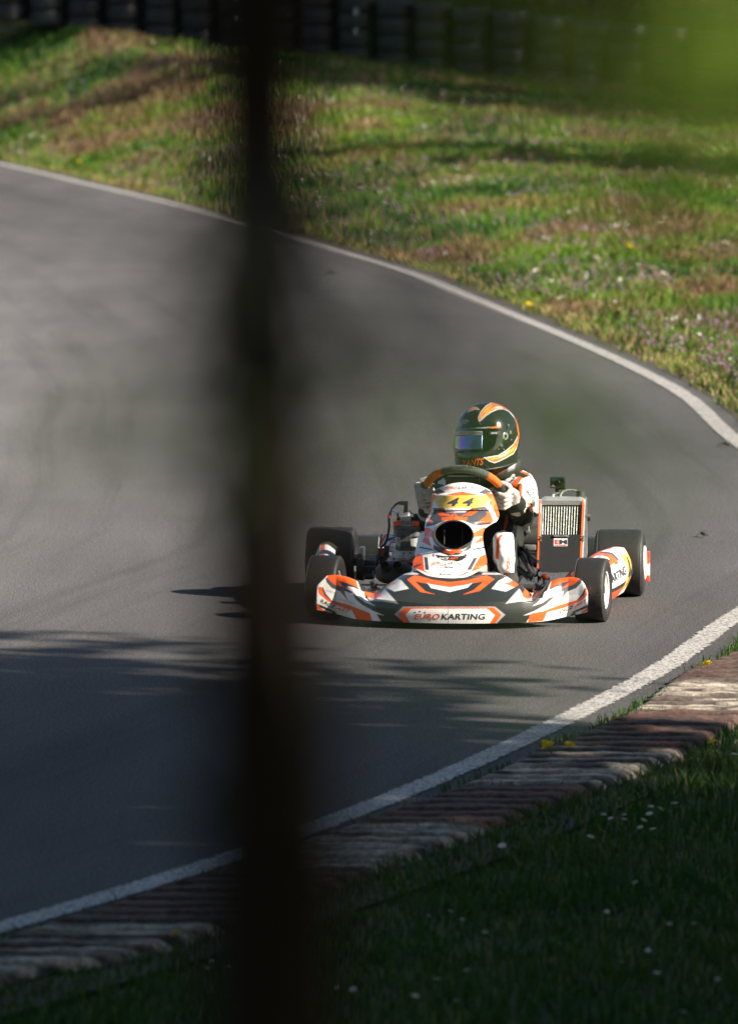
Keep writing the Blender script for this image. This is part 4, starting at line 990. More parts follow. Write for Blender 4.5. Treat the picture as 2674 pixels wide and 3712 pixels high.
# silver bearing carrier and dark joint beside the left rear tyre
q = c4([(705, 770), (785, 770), (785, 1000), (705, 1000)])
a = L(*c4([(745, 800)])[0], .40); b = MB().box((a.x, .44, .165), (.022, .07, .075), (.75, .75, .75), None, .25)
b.lathe([(-.002, .011), (.003, .011), (.004, .006), (.004, .0005)], (a.x - .004, .405, .168), (0, -1, 0), (.2, .2, .2), 14)
b.build('bearing_carrier', M['metal'], kart)
b = MB(); p0 = L(*c4([(700, 925)])[0], .42); p1 = L(*c4([(780, 935)])[0], .42); b.lathe([(0, .045), (.02, .048), (.028, .048), (.03, .03)], p0, (1, 0, 0), (.03, .03, .03), 28)
p1 = L(*c4([(780, 845)])[0], .45); p2 = L(*c4([(960, 850)])[0], .45); b.box((p1 + p2) / 2, ((p2 - p1).length, .05, .024), (.035, .05, .06), None, .2)
p1 = L(*c4([(780, 930)])[0], .40); p2 = L(*c4([(930, 930)])[0], .40); b.box((p1 + p2) / 2, ((p2 - p1).length, .05, .030), (.02, .02, .02), None, .2)
p1 = L(*c4([(790, 1010)])[0], .38); p2 = L(*c4([(900, 1025)])[0], .38); b.box((p1 + p2) / 2, ((p2 - p1).length, .05, .018), (.05, .045, .035), None, .2)
b.build('brake_assembly', M['plastic'], kart)
# steering knuckles, tie rods
st = MB()
for s, px0 in ((-1, 900), (1, 0)):
    xx_ = s * .332
    st.tube([(xx_, -.52, .05), (xx_, -.52, .125)], .013, SIL, 14); st.box((xx_ + s * .0, -.52, .062), (.045, .045, .012), SIL); st.box((xx_, -.52, .12), (.045, .045, .012), (.3, .3, .3))
    st.tube([(xx_, -.52, .11), (s * .46, -.525, .115)], .0125, SIL, 14); st.tube([(xx_, -.50, .08), (s * .05, -.30, .09)], .007, (.5, .5, .5), 10)
    st.tube([(xx_, -.53, .085), (xx_ - s * .11, -.50, .075)], .017, (.42, .44, .46), 14)
st.build('steering_linkage', M['metal'], kart)
for s in (-1, 1):
    MB().lathe([(0, .014), (.006, .016), (.012, .012), (.020, .012), (.023, .016), (.029, .016), (.034, .009), (.036, .0005)], (s * .332, -.52, .122), (0, 0, 1), (.03, .03, .035), 20).build('kingpin_cap', M['plastic'], kart)
a = L(*c5([(305, 1275)])[0], -.42); MB().lathe([(-.012, .008), (-.006, .015), (.004, .016), (.010, .010), (.012, .0005)], a, (0, 0, 1), (.45, .08, .03), 20).build('filler_cap', M['metal'], kart)
bl = MB().lathe([(-.016, .003), (-.012, .0045), (.012, .0045), (.016, .003)], L(*c4([(897, 985)])[0], -.44), (0, 0, 1), (.02, .08, .2), 12); bl.build('blue_fitting', M['metal'], kart)
# dark clutter of struts and cables right of the seat
b = MB()
for A_, B_, r_, c_ in [((1290, 880), (1470, 1190), .010, DRK), ((1330, 870), (1540, 1040), .007, DRK), ((1400, 900), (1500, 1200), .008, DRK), ((1300, 1100), (1480, 1260), .009, (.03, .05, .08)), ((1200, 1000), (1420, 1250), .006, DRK), ((1340, 1170), (1560, 1180), .010, (.02, .03, .05))]:
    b.tube([L(*c3([A_])[0], -.02), L(*c3([B_])[0], -.22)], r_, c_, 10)
b.build('seat_strut', M['plastic'], kart)
b = MB(); p = L(*c3([(1435, 865)])[0], .05); b.box(p, (.05, .03, .022), (.6, .62, .6)); p = L(*c3([(1380, 870)])[0], .05); b.box(p, (.03, .03, .016), (.35, .36, .36)); b.build('clamp', M['metal'], kart)
b = MB(); p = L(*c3([(1395, 760)])[0], .25); b.lathe([(-.10, .035), (-.095, .05), (.07, .055), (.075, .04)], p, (1, 0, 0), (.04, .045, .035), 24); b.box(L(*c3([(1480, 660)])[0], .26), (.1, .08, .06), (.05, .055, .04), None, .25)
b.build('exhaust_box', M['plastic'], kart)
b = MB(); b.tube([L(*c3([(1420, 600)])[0], .2), L(*c3([(1425, 690)])[0], .2)], .004, SIL, 8); b.box(L(*c3([(1415, 680)])[0], .19), (.02, .012, .012), SIL); b.tube([L(*c3([(1440, 500)])[0], .18), L(*c3([(1560, 450)])[0], .2)], .010, (.03, .04, .06), 10)
b.build('seat_bracket', M['metal'], kart)

# ribbed silver hoses down the right of the seat
def ribbed(pts_, r0, col, step=.0065):
    P_ = [Vector(p) for p in pts_]; Q = []; n_ = 240
    dd = [0]; 
    for i in range(1, len(P_)): dd.append(dd[-1] + (P_[i] - P_[i - 1]).length)
    for i in range(n_):
        s = dd[-1] * i / (n_ - 1); k = min(max(j for j in range(len(dd)) if dd[j] <= s + 1e-9), len(P_) - 2); t = (s - dd[k]) / (dd[k + 1] - dd[k]); Q.append(P_[k].lerp(P_[k + 1], t))
    return MB().tube(Q, [r0 * (1 + .13 * math.sin(2 * math.pi * (dd[-1] * i / (n_ - 1)) / step)) for i in range(n_)], col, 16)
ribbed([L(*c3([p])[0], .02) for p in ((1275, 600), (1262, 700), (1250, 800), (1240, 930), (1225, 1060), (1222, 1130))], .011, (.45, .45, .42)).build('ribbed_hose', M['metal'], kart)
ribbed([L(*c3([p])[0], -.04) for p in ((1285, 975), (1300, 1030), (1305, 1100), (1295, 1170), (1275, 1228))], .012, (.45, .45, .42)).build('ribbed_hose', M['metal'], kart)

# seat shell
sm = MB(); rows = []
for i, (y, z, hw) in enumerate([(-.05, .10, .15), (.0, .075, .165), (.10, .055, .175), (.22, .065, .175), (.32, .14, .17), (.38, .26, .165), (.405, .31, .14), (.41, .34, .11)]):
    r_ = []
    for k in range(17):
        a = (k / 16 - .5) * 2; r_.append((hw * 1.08 * a, y - (.10 if i > 3 else .02) * abs(a) ** 3, z + (.16 if i < 5 else .02) * abs(a) ** 3.2))
    rows.append(r_)
sm.grid(np.array(rows), (.04, .045, .04)); sm.build('seat', M['gloss'], kart, thick=.005)
# fuel tank, pedals, steering column
MB().box((0, -.30, .14), (.22, .26, .16), (.30, .29, .24), None, .3, 3).build('fuel_tank', M['plastic'], kart)
for s in (-1, 1):
    b = MB(); b.tube([(s * .13, -.60, .06), (s * .14, -.62, .14), (s * .13, -.63, .20)], .006, SIL, 10); b.tube([(s * .10, -.63, .20), (s * .17, -.63, .20)], .007, SIL, 10); b.build('pedal', M['metal'], kart)
MB().tube([(.0, -.40, .09), L(1682, 1790, -.16)], .010, SIL, 12).build('steering_column', M['metal'], kart)

# ------------------------------------------------------------------ steering wheel
SWC = L(1683, 1787, -.155); tilt = R(42)
nrm = Vector((0.03, math.cos(tilt), math.sin(tilt))).normalized()      # towards the driver
SX = Vector((1, 0, 0)); SX = (SX - nrm * SX.dot(nrm)).normalized(); SYv = nrm.cross(SX) * 1.0
if SYv.z < 0: SYv = -SYv
sroll = R(-8)
def rimp(a, r=.158): 
    # slightly flattened upper arc
    x = math.cos(a) * r; y = math.sin(a) * r * (0.90 if math.sin(a) > 0 else .85)
    return SWC + SX * (x * math.cos(sroll) - y * math.sin(sroll)) + SYv * (x * math.sin(sroll) + y * math.cos(sroll))
sw = empty('steering_wheel', (0, 0, 0), 0, kart); n_ = 96
rb = MB(); rb.tube([rimp(i * 2 * math.pi / n_) for i in range(n_)], .0165, (1, 1, 1), 18, closed=True)
cols = []
GG = (.075, .09, .075); OO = (.62, .15, .03); DD = (.03, .033, .032)
for i in range(n_):
    d = math.degrees(i * 2 * math.pi / n_)
    c_ = GG if 58 < d < 128 else OO if (30 < d <= 58 or 128 <= d < 172) else DD if (d <= 30 or d > 335 or 172 <= d < 200) else DD
    cols += [c_] * 18
rb.c = cols; bvr = rb.bvh()
text(rb, bvr, 'KARTREPUBLIC', c2([(350, 1005), (775, 980), (770, 948), (345, 972)]), (.012, .014, .012), 0, .01, .0008, -5)
rb.build('rim', M['grip'], sw, angle=60)
hbm = MB(); hc = SWC - nrm * .012
hbm.lathe([(-.015, .028), (.0, .035), (.008, .033), (.010, .0005)], hc, nrm, (.1, .1, .1), 24)
for a in (R(15), R(165), R(270)): hbm.tube([hc, hc.lerp(rimp(a), .5), rimp(a)], [.012, .010, .008], (.03, .03, .03), 10, flat=.5)
hbm.build('spoke', M['plastic'], sw)
dsp = MB(); cp = SWC + SYv * .055 + nrm * .002; rt = Matrix((SX, SYv, nrm)).transposed(); dsp.box(cp, (.13, .075, .02), (.02, .022, .02), rt, .2); dsp.build('lap_timer', M['plastic'], sw)

# ------------------------------------------------------------------ right sidepod (towards the sun) and left sidepod
def sidepod(side, label=None):
    n1, n2 = 200, 110; u = np.linspace(0, 1, n1); v = np.linspace(0, 1, n2)
    yy_ = -.36 + .70 * u
    if side > 0:
        topx = np.interp(u, [0, .25, .6, .85, 1], [.50, .535, .585, .625, .628]); botx = np.interp(u, [0, .3, .6, .85, 1], [.53, .565, .60, .63, .625])
        bulx = np.interp(u, [0, .25, .5, .75, .9, 1], [.565, .61, .645, .672, .675, .655])
        zt = np.interp(u, [0, .1, .35, .7, .95, 1], [.10, .165, .20, .225, .222, .205]); zb_ = np.interp(u, [0, .2, .6, 1], [.055, .035, .035, .05])
    else:
        topx = -np.interp(u, [0, .25, .6, .85, 1], [.575, .59, .615, .63, .63]); botx = topx; bulx = topx - .035
        zt = np.interp(u, [0, .1, .35, .7, .95, 1], [.12, .185, .215, .235, .232, .21]); zb_ = np.full(n1, .04)
    Pp = np.zeros((n1, n2, 3))
    for j, q in enumerate(v):
        if q < .7:   # outer side, bottom to top
            t = q / .7; x = botx * (1 - t) ** 2 + 2 * (bulx + (bulx - (botx + topx) / 2) * .5) * t * (1 - t) + topx * t * t; z = zb_ + (zt - zb_) * (t ** .9)
        else:        # top, going inwards
            t = (q - .7) / .3; x = topx + (-side) * ((.10 if side > 0 else .065) * t) * np.interp(u, [0, .15, 1], [.35, 1, 1]); z = zt + .012 * np.sin(t * math.pi) - .02 * t
        Pp[:, j, 0] = x; Pp[:, j, 1] = yy_; Pp[:, j, 2] = z
    return Pp
Pp = sidepod(1)
# livery coordinates here run along the pod: u 0..1 front to rear, v 0..1 bottom to top
px_, py_ = PX(Pp.reshape(-1, 3))
UU, VV = np.meshgrid(np.linspace(0, 1, 200), np.linspace(0, 1, 110), indexing='ij'); C = np.tile(np.array(WHT), (200, 110, 1))
def setc(mask, col): C[mask] = col
setc((VV < .14) | ((VV < .30) & (UU < .15 + .5 * (VV))), ORG); setc((VV > .13) & (VV < .22) & (UU > .25), BLK)
setc((VV > .585) & (VV < .64) & (UU < .6), ORG); setc((VV > .64) & (VV < .66) & (UU < .62), BLK)
setc((UU > .52) & (UU < .60) & (VV > .55) & (VV < .85), ORG); setc((UU > .60) & (UU < .64) & (VV > .58) & (VV < .9), DGR)
setc((VV > .84) & (VV < .93) & (UU > .1), ORG); setc((VV > .93) & (UU > .05), DGR); setc((VV > .75) & (VV < .79) & (UU > .15) & (UU < .55), GRY)
setc((UU > .70) & (VV > .06) & (VV < .62), YEL); setc((UU > .70) & (VV < .07), WHT); setc((UU > .93) & (VV > .3), ORG)
sp_ = MB().grid(Pp, C)
# close the front end
fe = [tuple(x) for x in Pp[0]]; cen = np.array(fe).mean(0); sp_.add([tuple(cen + np.array([-.03, 0, -.01]))] + fe, [(0, i + 1, i) for i in range(1, len(fe))], (.5, .5, .52))
fe = [tuple(x) for x in Pp[-1]]; cen = np.array(fe).mean(0); sp_.add([tuple(cen + np.array([-.03, 0, -.01]))] + fe, [(0, i, i + 1) for i in range(1, len(fe))], ORG)
def pod_text(mb, P_, txt, u0, u1, v0, v1, col, bold=.02, shear=.1, side=1):
    V_, Fc = glyphs(txt, shear, bold); n1, n2 = P_.shape[:2]; vs = []
    for a, b in V_:
        u = (u0 + (u1 - u0) * a) * (n1 - 1); v = (v0 + (v1 - v0) * b) * (n2 - 1); i, j = int(min(max(u, 0), n1 - 2)), int(min(max(v, 0), n2 - 2)); fu, fv = u - i, v - j
        p = P_[i, j] * (1 - fu) * (1 - fv) + P_[i + 1, j] * fu * (1 - fv) + P_[i, j + 1] * (1 - fu) * fv + P_[i + 1, j + 1] * fu * fv
        nn = np.cross(P_[min(i + 2, n1 - 1), j] - P_[i, j], P_[i, min(j + 2, n2 - 1)] - P_[i, j]); nn /= np.linalg.norm(nn) + 1e-9
        if nn[0] * side < 0: nn = -nn
        vs.append(tuple(p + nn * .003))
    mb.add(vs, Fc, col)
pod_text(sp_, Pp, 'EURO', .04, .25, .33, .47, (.80, .07, .01)); pod_text(sp_, Pp, 'KARTING', .26, .66, .33, .47, (.03, .035, .05))
pod_text(sp_, Pp, '4', .72, .81, .12, .57, (.04, .045, .05), .03, .2); pod_text(sp_, Pp, '4', .82, .91, .12, .57, (.04, .045, .05), .03, .2)
sp_.build('side_fairing', M['paint'], kart, angle=60)
Pl = sidepod(-1); C = np.tile(np.array(WHT), (200, 110, 1)); setc(UU > .8, YEL); setc((VV > .72) & (VV < .80), ORG); setc((VV > .8) & (UU < .3), BLK); setc((UU > .4) & (UU < .5) & (VV > .6), DGR); setc(VV < .2, ORG)
s2 = MB().grid(Pl[:, ::-1], C[:, ::-1]); fe = [tuple(x) for x in Pl[0]]; cen = np.array(fe).mean(0); s2.add([tuple(cen)] + fe, [(0, i, i + 1) for i in range(1, len(fe))], WHT)
s2.build('side_fairing', M['paint'], kart, angle=60)

# rear bumper, wrapping behind both rear wheels
rb = MB(); ys_ = []
for k in range(61):
    x = -.69 + 1.36 * k / 60; e_ = abs(x) / .69; ys_.append((x, .78 - .12 * max(0, (e_ - .8) / .2) ** 2))
prof = [(0, .06), (-.02, .10), (-.022, .17), (0, .215), (.03, .22), (.05, .19), (.05, .08), (.02, .05)]
G_ = np.array([[(x, y + a, z if abs(x) > .42 else .115 + (z - .05) * .335) for a, z in prof] for x, y in ys_]); C = np.tile(np.array(BLK), (61, 8, 1)); 
for k in range(61):
    x = ys_[k][0]
    if abs(x) > .62: C[k] = WHT
    if abs(x) > .655: C[k] = ORG if k % 2 else (.3, .05, .02)
    if -.36 < x < -.12: C[k, 2:5] = WHT if x > -.3 else BLK
rb.grid(G_, C, cv=True); rb.build('rear_bumper', M['paint'], kart)
b = MB()
xe = L(2341, 2040, .72).x
for i, zc in enumerate((.055, .080, .105, .130, .155)): b.box((xe, .72, zc), (.030, .05, .0255), ((.8, .08, .03), WHT, WHT, ORG, (.8, .08, .03))[i], None, .08)
b.build('bumper_end', M['paint'], kart)
# ------------------------------------------------------------------ radiator (tall, leaning, right of the driver)
RY = -.06
def Lr(x, y, dy=0.0): 
    q = c5([(x, y)])[0]; yb = RY + .10 * (y - 365) / 800 * -1.0   # top leans back
    return L(q[0], q[1], yb + dy)
rad = empty('radiator', (0, 0, 0), 0, kart)
def quad_slab(mb, P4, th, col):
    """P4: four points given as crop coordinates, extruded backwards by th"""
    f = [Lr(*p) for p in P4]; bk = [p + Vector((0, th, .02 * th / .04)) for p in f]
    mb.add(f + bk, [(3, 2, 1, 0), (4, 5, 6, 7), (0, 1, 5, 4), (1, 2, 6, 5), (2, 3, 7, 6), (3, 0, 4, 7)], col)
b = MB(); quad_slab(b, [(262, 432), (752, 432), (726, 1090), (240, 1200)], .03, (.05, .06, .045)); b.build('core', M['plastic'], rad)
b = MB()
for i in range(15):
    f = (i + .5) / 15; xt = 272 + (742 - 272) * f; xb = 262 + (725 - 262) * f
    A_ = Lr(xt, 446, -.003); B_ = Lr(xb, 790, -.003); b.tube([A_, B_], .0012 if i % 2 else .0016, (.2, .21, .19), 6)
b.build('tubes', M['metal'], rad)
b = MB()
P0 = [Lr(*p) for p in [(262, 425), (775, 425)]]
prof = [(0, -.002), (-.006, .0), (-.008, .018), (-.002, .028), (.012, .032), (.036, .032), (.05, .024), (.05, -.002)]
row = []
for t in np.linspace(0, 1, 14):
    e_ = 1 - .25 * max(0, (abs(t - .5) - .42) / .08) ** 2; p = P0[0].lerp(P0[1], t); row.append([(p.x, p.y + a, p.z + z * e_) for a, z in prof])
b.grid(np.array(row), (.62, .64, .62), cv=True)
for r_ in (row[0], row[-1]): b.add(r_, [tuple(range(8))], (.6, .62, .6))
b.build('header_tank', M['alloy'], rad)
for x0, x1, y0, y1 in ((247, 222, 366, 1180), (760, 730, 362, 1060)):
    b = MB()
    A_ = Lr(x0, y0, -.006); B_ = Lr(x1, y1, -.006); d = (B_ - A_); mdp = (A_ + B_) / 2
    rot = d.to_track_quat('Z', 'Y').to_matrix(); b.box(mdp, (.0062, .014, d.length), (.85, .14, .03), rot, .2)
    b.box(mdp + Vector((.0075, .004, 0)), (.003, .012, d.length), (.6, .6, .6), rot, 0)
    b.build('side_rail', M['paint'], rad)
b = MB(); quad_slab(b, [(262, 778), (730, 770), (722, 1060), (250, 1235)], .0, (.02, .024, .026)); b.v = [(x, y - .010, z) for x, y, z in b.v]; 
sh = MB(); n1 = 24; PS = np.array([[tuple(Lr(262 + (730 - 262) * u - 14 * v, 776 + (1225 - 776) * v, -.012)) for v in np.linspace(0, 1, n1)] for u in np.linspace(0, 1, n1)])
sh.grid(PS, (.009, .011, .012)); bvs = sh.bvh()
rect(sh, bvs, c5([(412, 915), (577, 915), (577, 822), (412, 822)]), (.7, .7, .68)); text(sh, bvs, 'E', c5([(424, 890), (470, 890), (470, 838), (424, 838)]), (.75, .05, .02), 0, .05, .0014); text(sh, bvs, 'M', c5([(478, 890), (572, 890), (572, 838), (478, 838)]), (.02, .03, .05), 0, .05, .0014)
rect(sh, bvs, c5([(424, 908), (565, 908), (565, 899), (424, 899)]), (.75, .05, .02), .0014)
sh.build('shutter', M['plastic'], rad)
b = MB(); b.box(Lr(500, 795, -.016), (.062, .006, .008), (.7, .7, .7), None, .3); b.tube([Lr(428, 800, -.018), Lr(500, 782, -.02), Lr(572, 800, -.018)], .0018, (.8, .8, .8), 8)
for x in (257, 757):
    for y in (800, 848): b.box(Lr(x, y, -.012), (.010, .006, .006), (.6, .6, .6))
    b.lathe([(0, .0045), (.006, .004), (.006, .0005)], Lr(x, 825, -.012), (0, -1, 0), (.7, .15, .02), 10)
b.build('shutter_handle', M['metal'], rad)
b = MB(); quad_slab(b, [(775, 380), (800, 400), (806, 1050), (760, 1050)], .035, (.55, .56, .54)); b.tube([Lr(815, 555, .0), Lr(850, 555, .0)], .006, (.6, .6, .6), 10); b.box(Lr(828, 590, .01), (.012, .012, .018), (.1, .06, .05)); b.build('side_plate', M['metal'], rad)
b = MB(); c_ = Lr(728, 326, .02); b.lathe([(-.012, .019), (.002, .020), (.004, .018), (.022, .018), (.024, .016), (.026, .0005)], c_, (0, 0, 1), (.05, .06, .045), 24); b.build('pressure_cap', M['plastic'], rad)
b = MB(); b.tube([Lr(*p, .02) for p in ((488, 325), (500, 290), (530, 262), (580, 250), (640, 250), (690, 262))], .0045, (.30, .34, .26), 10); b.tube([Lr(400, 325, .02), Lr(412, 300, .02)], .005, (.6, .6, .6), 8); b.build('overflow_hose', M['plastic'], rad)
b = MB(); b.tube([L(*c5([(140, 440)])[0], .10), L(*c5([(230, 440)])[0], .05)], .030, (.62, .64, .6), 16); b.build('silencer', M['metal'], kart)
b = MB(); q0 = Lr(730, 1100, .01); b.tube([q0, (q0.x - .02, q0.y - .02, .06)], .008, DRK); b.tube([Lr(240, 1190, .01), (Lr(240, 1190).x, -.16, .055)], .008, DRK); b.build('radiator_stay', M['plastic'], rad)

# small action camera on its mount, on top of the radiator
cpos = Lr(462, 157, .02); ac = empty('action_camera', KM @ Vector(cpos), YAW)
b = MB().box((0, 0, 0), (.0655, .033, .0475), (.022, .035, .022), None, .22, 4); bvq = None
b.box((-.0, -.0172, 0), (.058, .002, .040), (.014, .02, .012), None, .3); b.build('body', M['gloss'], ac)
MB().lathe([(0, .0125), (.007, .012), (.008, .010), (.006, .0085), (.006, .0005)], (.017, -.018, .009), (0, -1, 0), (.015, .02, .02), 24).build('lens', M['gloss'], ac)
MB().box((-.018, -.019, -.012), (.008, .001, .006), (.5, .2, .06), None, 0).add([(-.028, -.0195, -.017), (-.008, -.0195, -.017), (-.008, -.0195, -.0155), (-.028, -.0195, -.0155)], [(0, 1, 2, 3)], (.4, .45, .5)).build('badge', M['plastic'], ac)
b = MB(); b.box((-.004, 0, -.032), (.016, .014, .022), (.02, .02, .02), None, .2); b.box((.016, .0, -.027), (.034, .010, .006), (.02, .025, .02), None, .3); b.box((-.006, 0, -.047), (.024, .024, .012), (.25, .27, .24), None, .2); b.build('mount', M['plastic'], ac)
tag(ac, 'small dark action camera mounted on top of the silver radiator beside the driver', 'camera')

# ------------------------------------------------------------------ engine (left of the panel)
EY = .02
def E(x, y, dy=0.0):
    q = c4([(x, y)])[0]; return L(q[0], q[1], EY + dy)
eng = empty('engine', (0, 0, 0), 0, kart)
cxb = (E(1120, 550).x + E(1448, 550).x) / 2; z0, z1 = E(1280, 690).z, E(1280, 445).z; rB = (E(1448, 550).x - E(1120, 550).x) / 2
b = MB()
def rrect(w, d, r, n=6):
    P_ = []
    for sx, sy, a0 in ((1, 1, 0), (-1, 1, 90), (-1, -1, 180), (1, -1, 270)):
        for q in range(n): a = R(a0 + 90 * q / (n - 1)); P_.append((sx * (w - r) + r * math.cos(a), sy * (d - r) + r * math.sin(a)))
    return P_
def slab(mb, cx, cy, za, zb_, w, d, r, col, taper=1.0):
    P_ = rrect(w, d, r); e_ = min(.002, (zb_ - za) * .3); rows = []
    for z, k in ((za, .97), (za + e_, 1), (zb_ - e_, taper), (zb_, .97 * taper)): rows.append([(cx + x * k, cy + y * k, z) for x, y in P_])
    mb.grid(np.array(rows), col, cv=True); n_ = len(P_); mb.add(rows[0], [tuple(reversed(range(n_)))], col); mb.add(rows[-1], [tuple(range(n_))], col)
CG = (.32, .325, .32)
slab(b, cxb, EY + .05, z0, z1, rB * .86, .05, .03, CG)
slab(b, cxb, EY + .05, z1 - .004, z1 + .009, rB * 1.0, .058, .025, (.15, .155, .15)); slab(b, cxb, EY + .05, z0 - .006, z0 + .012, rB * .84, .055, .03, (.14, .14, .135))
slab(b, cxb, EY + .05, z1 - .034, z1 - .004, rB * .97, .056, .025, (.13, .13, .13), 1.0)
for i in range(6): b.box((cxb - .003 + (i - 2.5) * .0079, EY - .002, (z0 + z1) / 2 + .004), (.0032, .016, (z1 - z0) * .93), (.16, .165, .16), None, .1)
for s in (-1, 1):
    for i in range(4): b.box((cxb + s * rB * .95, EY + .04, z0 + .025 + i * .0095), (.012, .03, .0035), (.12, .12, .12), None, .1)
b.build('cylinder', M['cast'], eng)
b = MB(); zh = z1 + .009
slab(b, cxb, EY + .05, zh, zh + .006, rB * .92, .05, .02, (.55, .56, .55))
for i in range(6): b.box((cxb - .003 + (i - 2.5) * .0074, EY + .03, zh + .021), (.0026, .07, .042), (.72, .72, .70), None, .1)
b.box((cxb, EY + .05, zh + .012), (rB * 1.1, .06, .02), (.5, .5, .5)); b.lathe([(0, .012), (.014, .011)], (cxb, EY + .04, zh + .04), (0, 0, 1), (.75, .75, .75), 14, True)
b.build('cylinder_head', M['metal'], eng)
for s in (-1, 1): MB().box((cxb + s * rB * .68, EY + .02, zh + .012), (rB * .54, .06, .022), (.88, .10, .02), Matrix.Rotation(s * R(8), 3, 'Y'), .25, 3).build('head_cover', M['paint'], eng)
b = MB()
for x, y in ((1190, 280), (1190, 335), (1388, 290), (1355, 330)):
    p = E(x, y, .03); b.lathe([(-.02, .005), (-.008, .006), (-.006, .0085), (.006, .0085), (.008, .005), (.010, .0005)], p, (0, 0, 1), (.03, .03, .035), 12)
b.build('stud_nut', M['plastic'], eng)
b = MB(); b.tube([E(1272, 260, .05), E(1275, 205, .05), E(1278, 165, .05)], [.009, .0085, .0085], (.07, .075, .06), 14); b.tube([E(1300, 146, .05), E(1240, 143, .05), E(1190, 140, .05)], [.0095, .009, .007], (.07, .075, .06), 14)
b.tube([E(x, y, .05) for x, y in ((1190, 140), (1150, 165), (1110, 215), (1085, 280), (1075, 340), (1080, 420), (1070, 490), (1055, 560), (1030, 620), (985, 665), (950, 740), (930, 800))], .0048, (.025, .025, .03), 10)
b.build('spark_plug_lead', M['plastic'], eng)
b = MB(); b.tube([E(1090, 265, .05), E(1080, 300, .05), E(1074, 320, .05)], .0068, (.45, .05, .03), 10); b.build('cable_sleeve', M['plastic'], eng)
b = MB(); b.tube([E(x, y, .04) for x, y in ((1110, 225), (1140, 240), (1175, 262))], .003, (.02, .08, .25), 8); b.tube([E(x, y, .06) for x, y in ((1400, 312), (1440, 330), (1475, 370), (1510, 400))], .011, (.02, .06, .2), 10)
b.tube([E(x, y, .06) for x, y in ((1310, 225), (1340, 255), (1385, 290))], .002, (.02, .02, .03), 6); b.build('water_hose', M['plastic'], eng)
b = MB(); slab(b, cxb - .005, EY + .06, E(0, 800).z, z0 - .004, rB * .98, .06, .015, (.8, .8, .8)); slab(b, cxb - .012, EY + .05, E(0, 835).z, E(0, 775).z, rB * 1.15, .06, .012, (.75, .75, .75))
for x, y in ((1135, 800), (1250, 740), (1330, 735), (1200, 700), (1290, 700)): b.lathe([(0, .005), (.005, .005), (.005, .0005)], E(x, y, -.012), (0, -1, 0), (.2, .2, .2), 8)
b.tube([E(1190, 800, -.02), E(1240, 795, -.02), E(1300, 815, -.02), E(1390, 760, -.01)], [.012, .014, .010, .008], (.5, .48, .42), 12); b.build('crankcase', M['cast'], eng)
b = MB(); b.box(E(1010, 745, .03), (.042, .04, .046), (.022, .02, .025), None, .15); b.box(E(1050, 690, .01), (.02, .03, .03), (.03, .03, .035), None, .2); b.box(E(1000, 725, -.0), (.012, .01, .034), (.40, .03, .02), Matrix.Rotation(R(10), 3, 'Y'), .2)
b.tube([E(x, y, .0) for x, y in ((980, 700), (960, 780), (920, 850), (915, 880))], .006, (.02, .02, .02), 8); b.tube([E(x, y, .0) for x, y in ((1060, 700), (1075, 780), (1010, 830))], .0045, (.02, .02, .02), 8); b.build('starter_box', M['plastic'], eng)
# clutch/chain guard with livery, behind the engine
b = MB(); PG = np.array([[tuple(L(*c4([(955 + 175 * u + 22 * v, 655 - 145 * v)])[0], .30 + .05 * v)) for v in np.linspace(0, 1, 50)] for u in np.linspace(0, 1, 60)])
Cg = livery(PG.reshape(-1, 3), WHT, [(c4([(940, 660), (970, 500), (1010, 500), (1000, 520), (985, 655)]), DGR), (c4([(985, 655), (1030, 560), (1075, 500), (1050, 500), (1000, 560), (965, 655)]), ORG), (c4([(965, 560), (985, 510), (1005, 512), (980, 560)]), ORG), (c4([(1000, 655), (1050, 560), (1130, 545), (1130, 570), (1060, 600), (1030, 655)]), (.05, .07, .15)), (c4([(1070, 655), (1100, 590), (1120, 600), (1090, 655)]), ORG)]).reshape(60, 50, 3)
b.grid(PG, Cg); b.build('chain_guard', M['paint'], kart, thick=.004)
# airbox with two intake pipes
A = lambda x, y, dy=0.: L(*c4([(x, y)])[0], -.24 + dy)
b = MB(); c0 = (A(915, 960) + A(1330, 960)) / 2; w_ = (A(1330, 960) - A(915, 960)).x / 2; zt, zb_ = A(0, 835).z, A(0, 1095).z; rows = []
for k in range(13):
    t = -1 + 2 * k / 12; hgt = (zt - zb_) / 2 * (1 - abs(t) ** 3.2 * .55); hc_ = (zt + zb_) / 2 + .004 * (1 - t) * 0; rows.append([(c0.x + t * w_, -.20 + .085 * math.copysign(abs(math.cos(a)) ** .6, math.cos(a)) * (1 - abs(t) ** 4 * .5), hc_ + hgt * math.copysign(abs(math.sin(a)) ** .6, math.sin(a))) for a in np.linspace(0, 2 * math.pi, 33)[:-1]])
b.grid(np.array(rows), (.03, .034, .03), cv=True)
for r_ in (rows[0], rows[-1]): b.add(r_, [tuple(range(32))], (.03, .034, .03))
bva = b.bvh(); lay(b, bva, c4([(1258, 925), (1365, 925), (1365, 900), (1275, 900)]), [(0, 1, 2, 3)], (.35, .36, .35)); 
air = b.build('airbox', M['plastic'], kart, angle=50)
for x in (1030, 1175):
    p = A(x, 893, -.066); b = MB().lathe([(-.03, .0185), (.006, .0200), (.010, .0195), (.011, .0175), (.008, .0155), (-.03, .014), (-.03, .0005)], p, (0, -.92, .39), [(.03, .033, .03)] * 4 + [(.012,) * 3] * 3, 28); b.build('intake_pipe', M['plastic'], air)

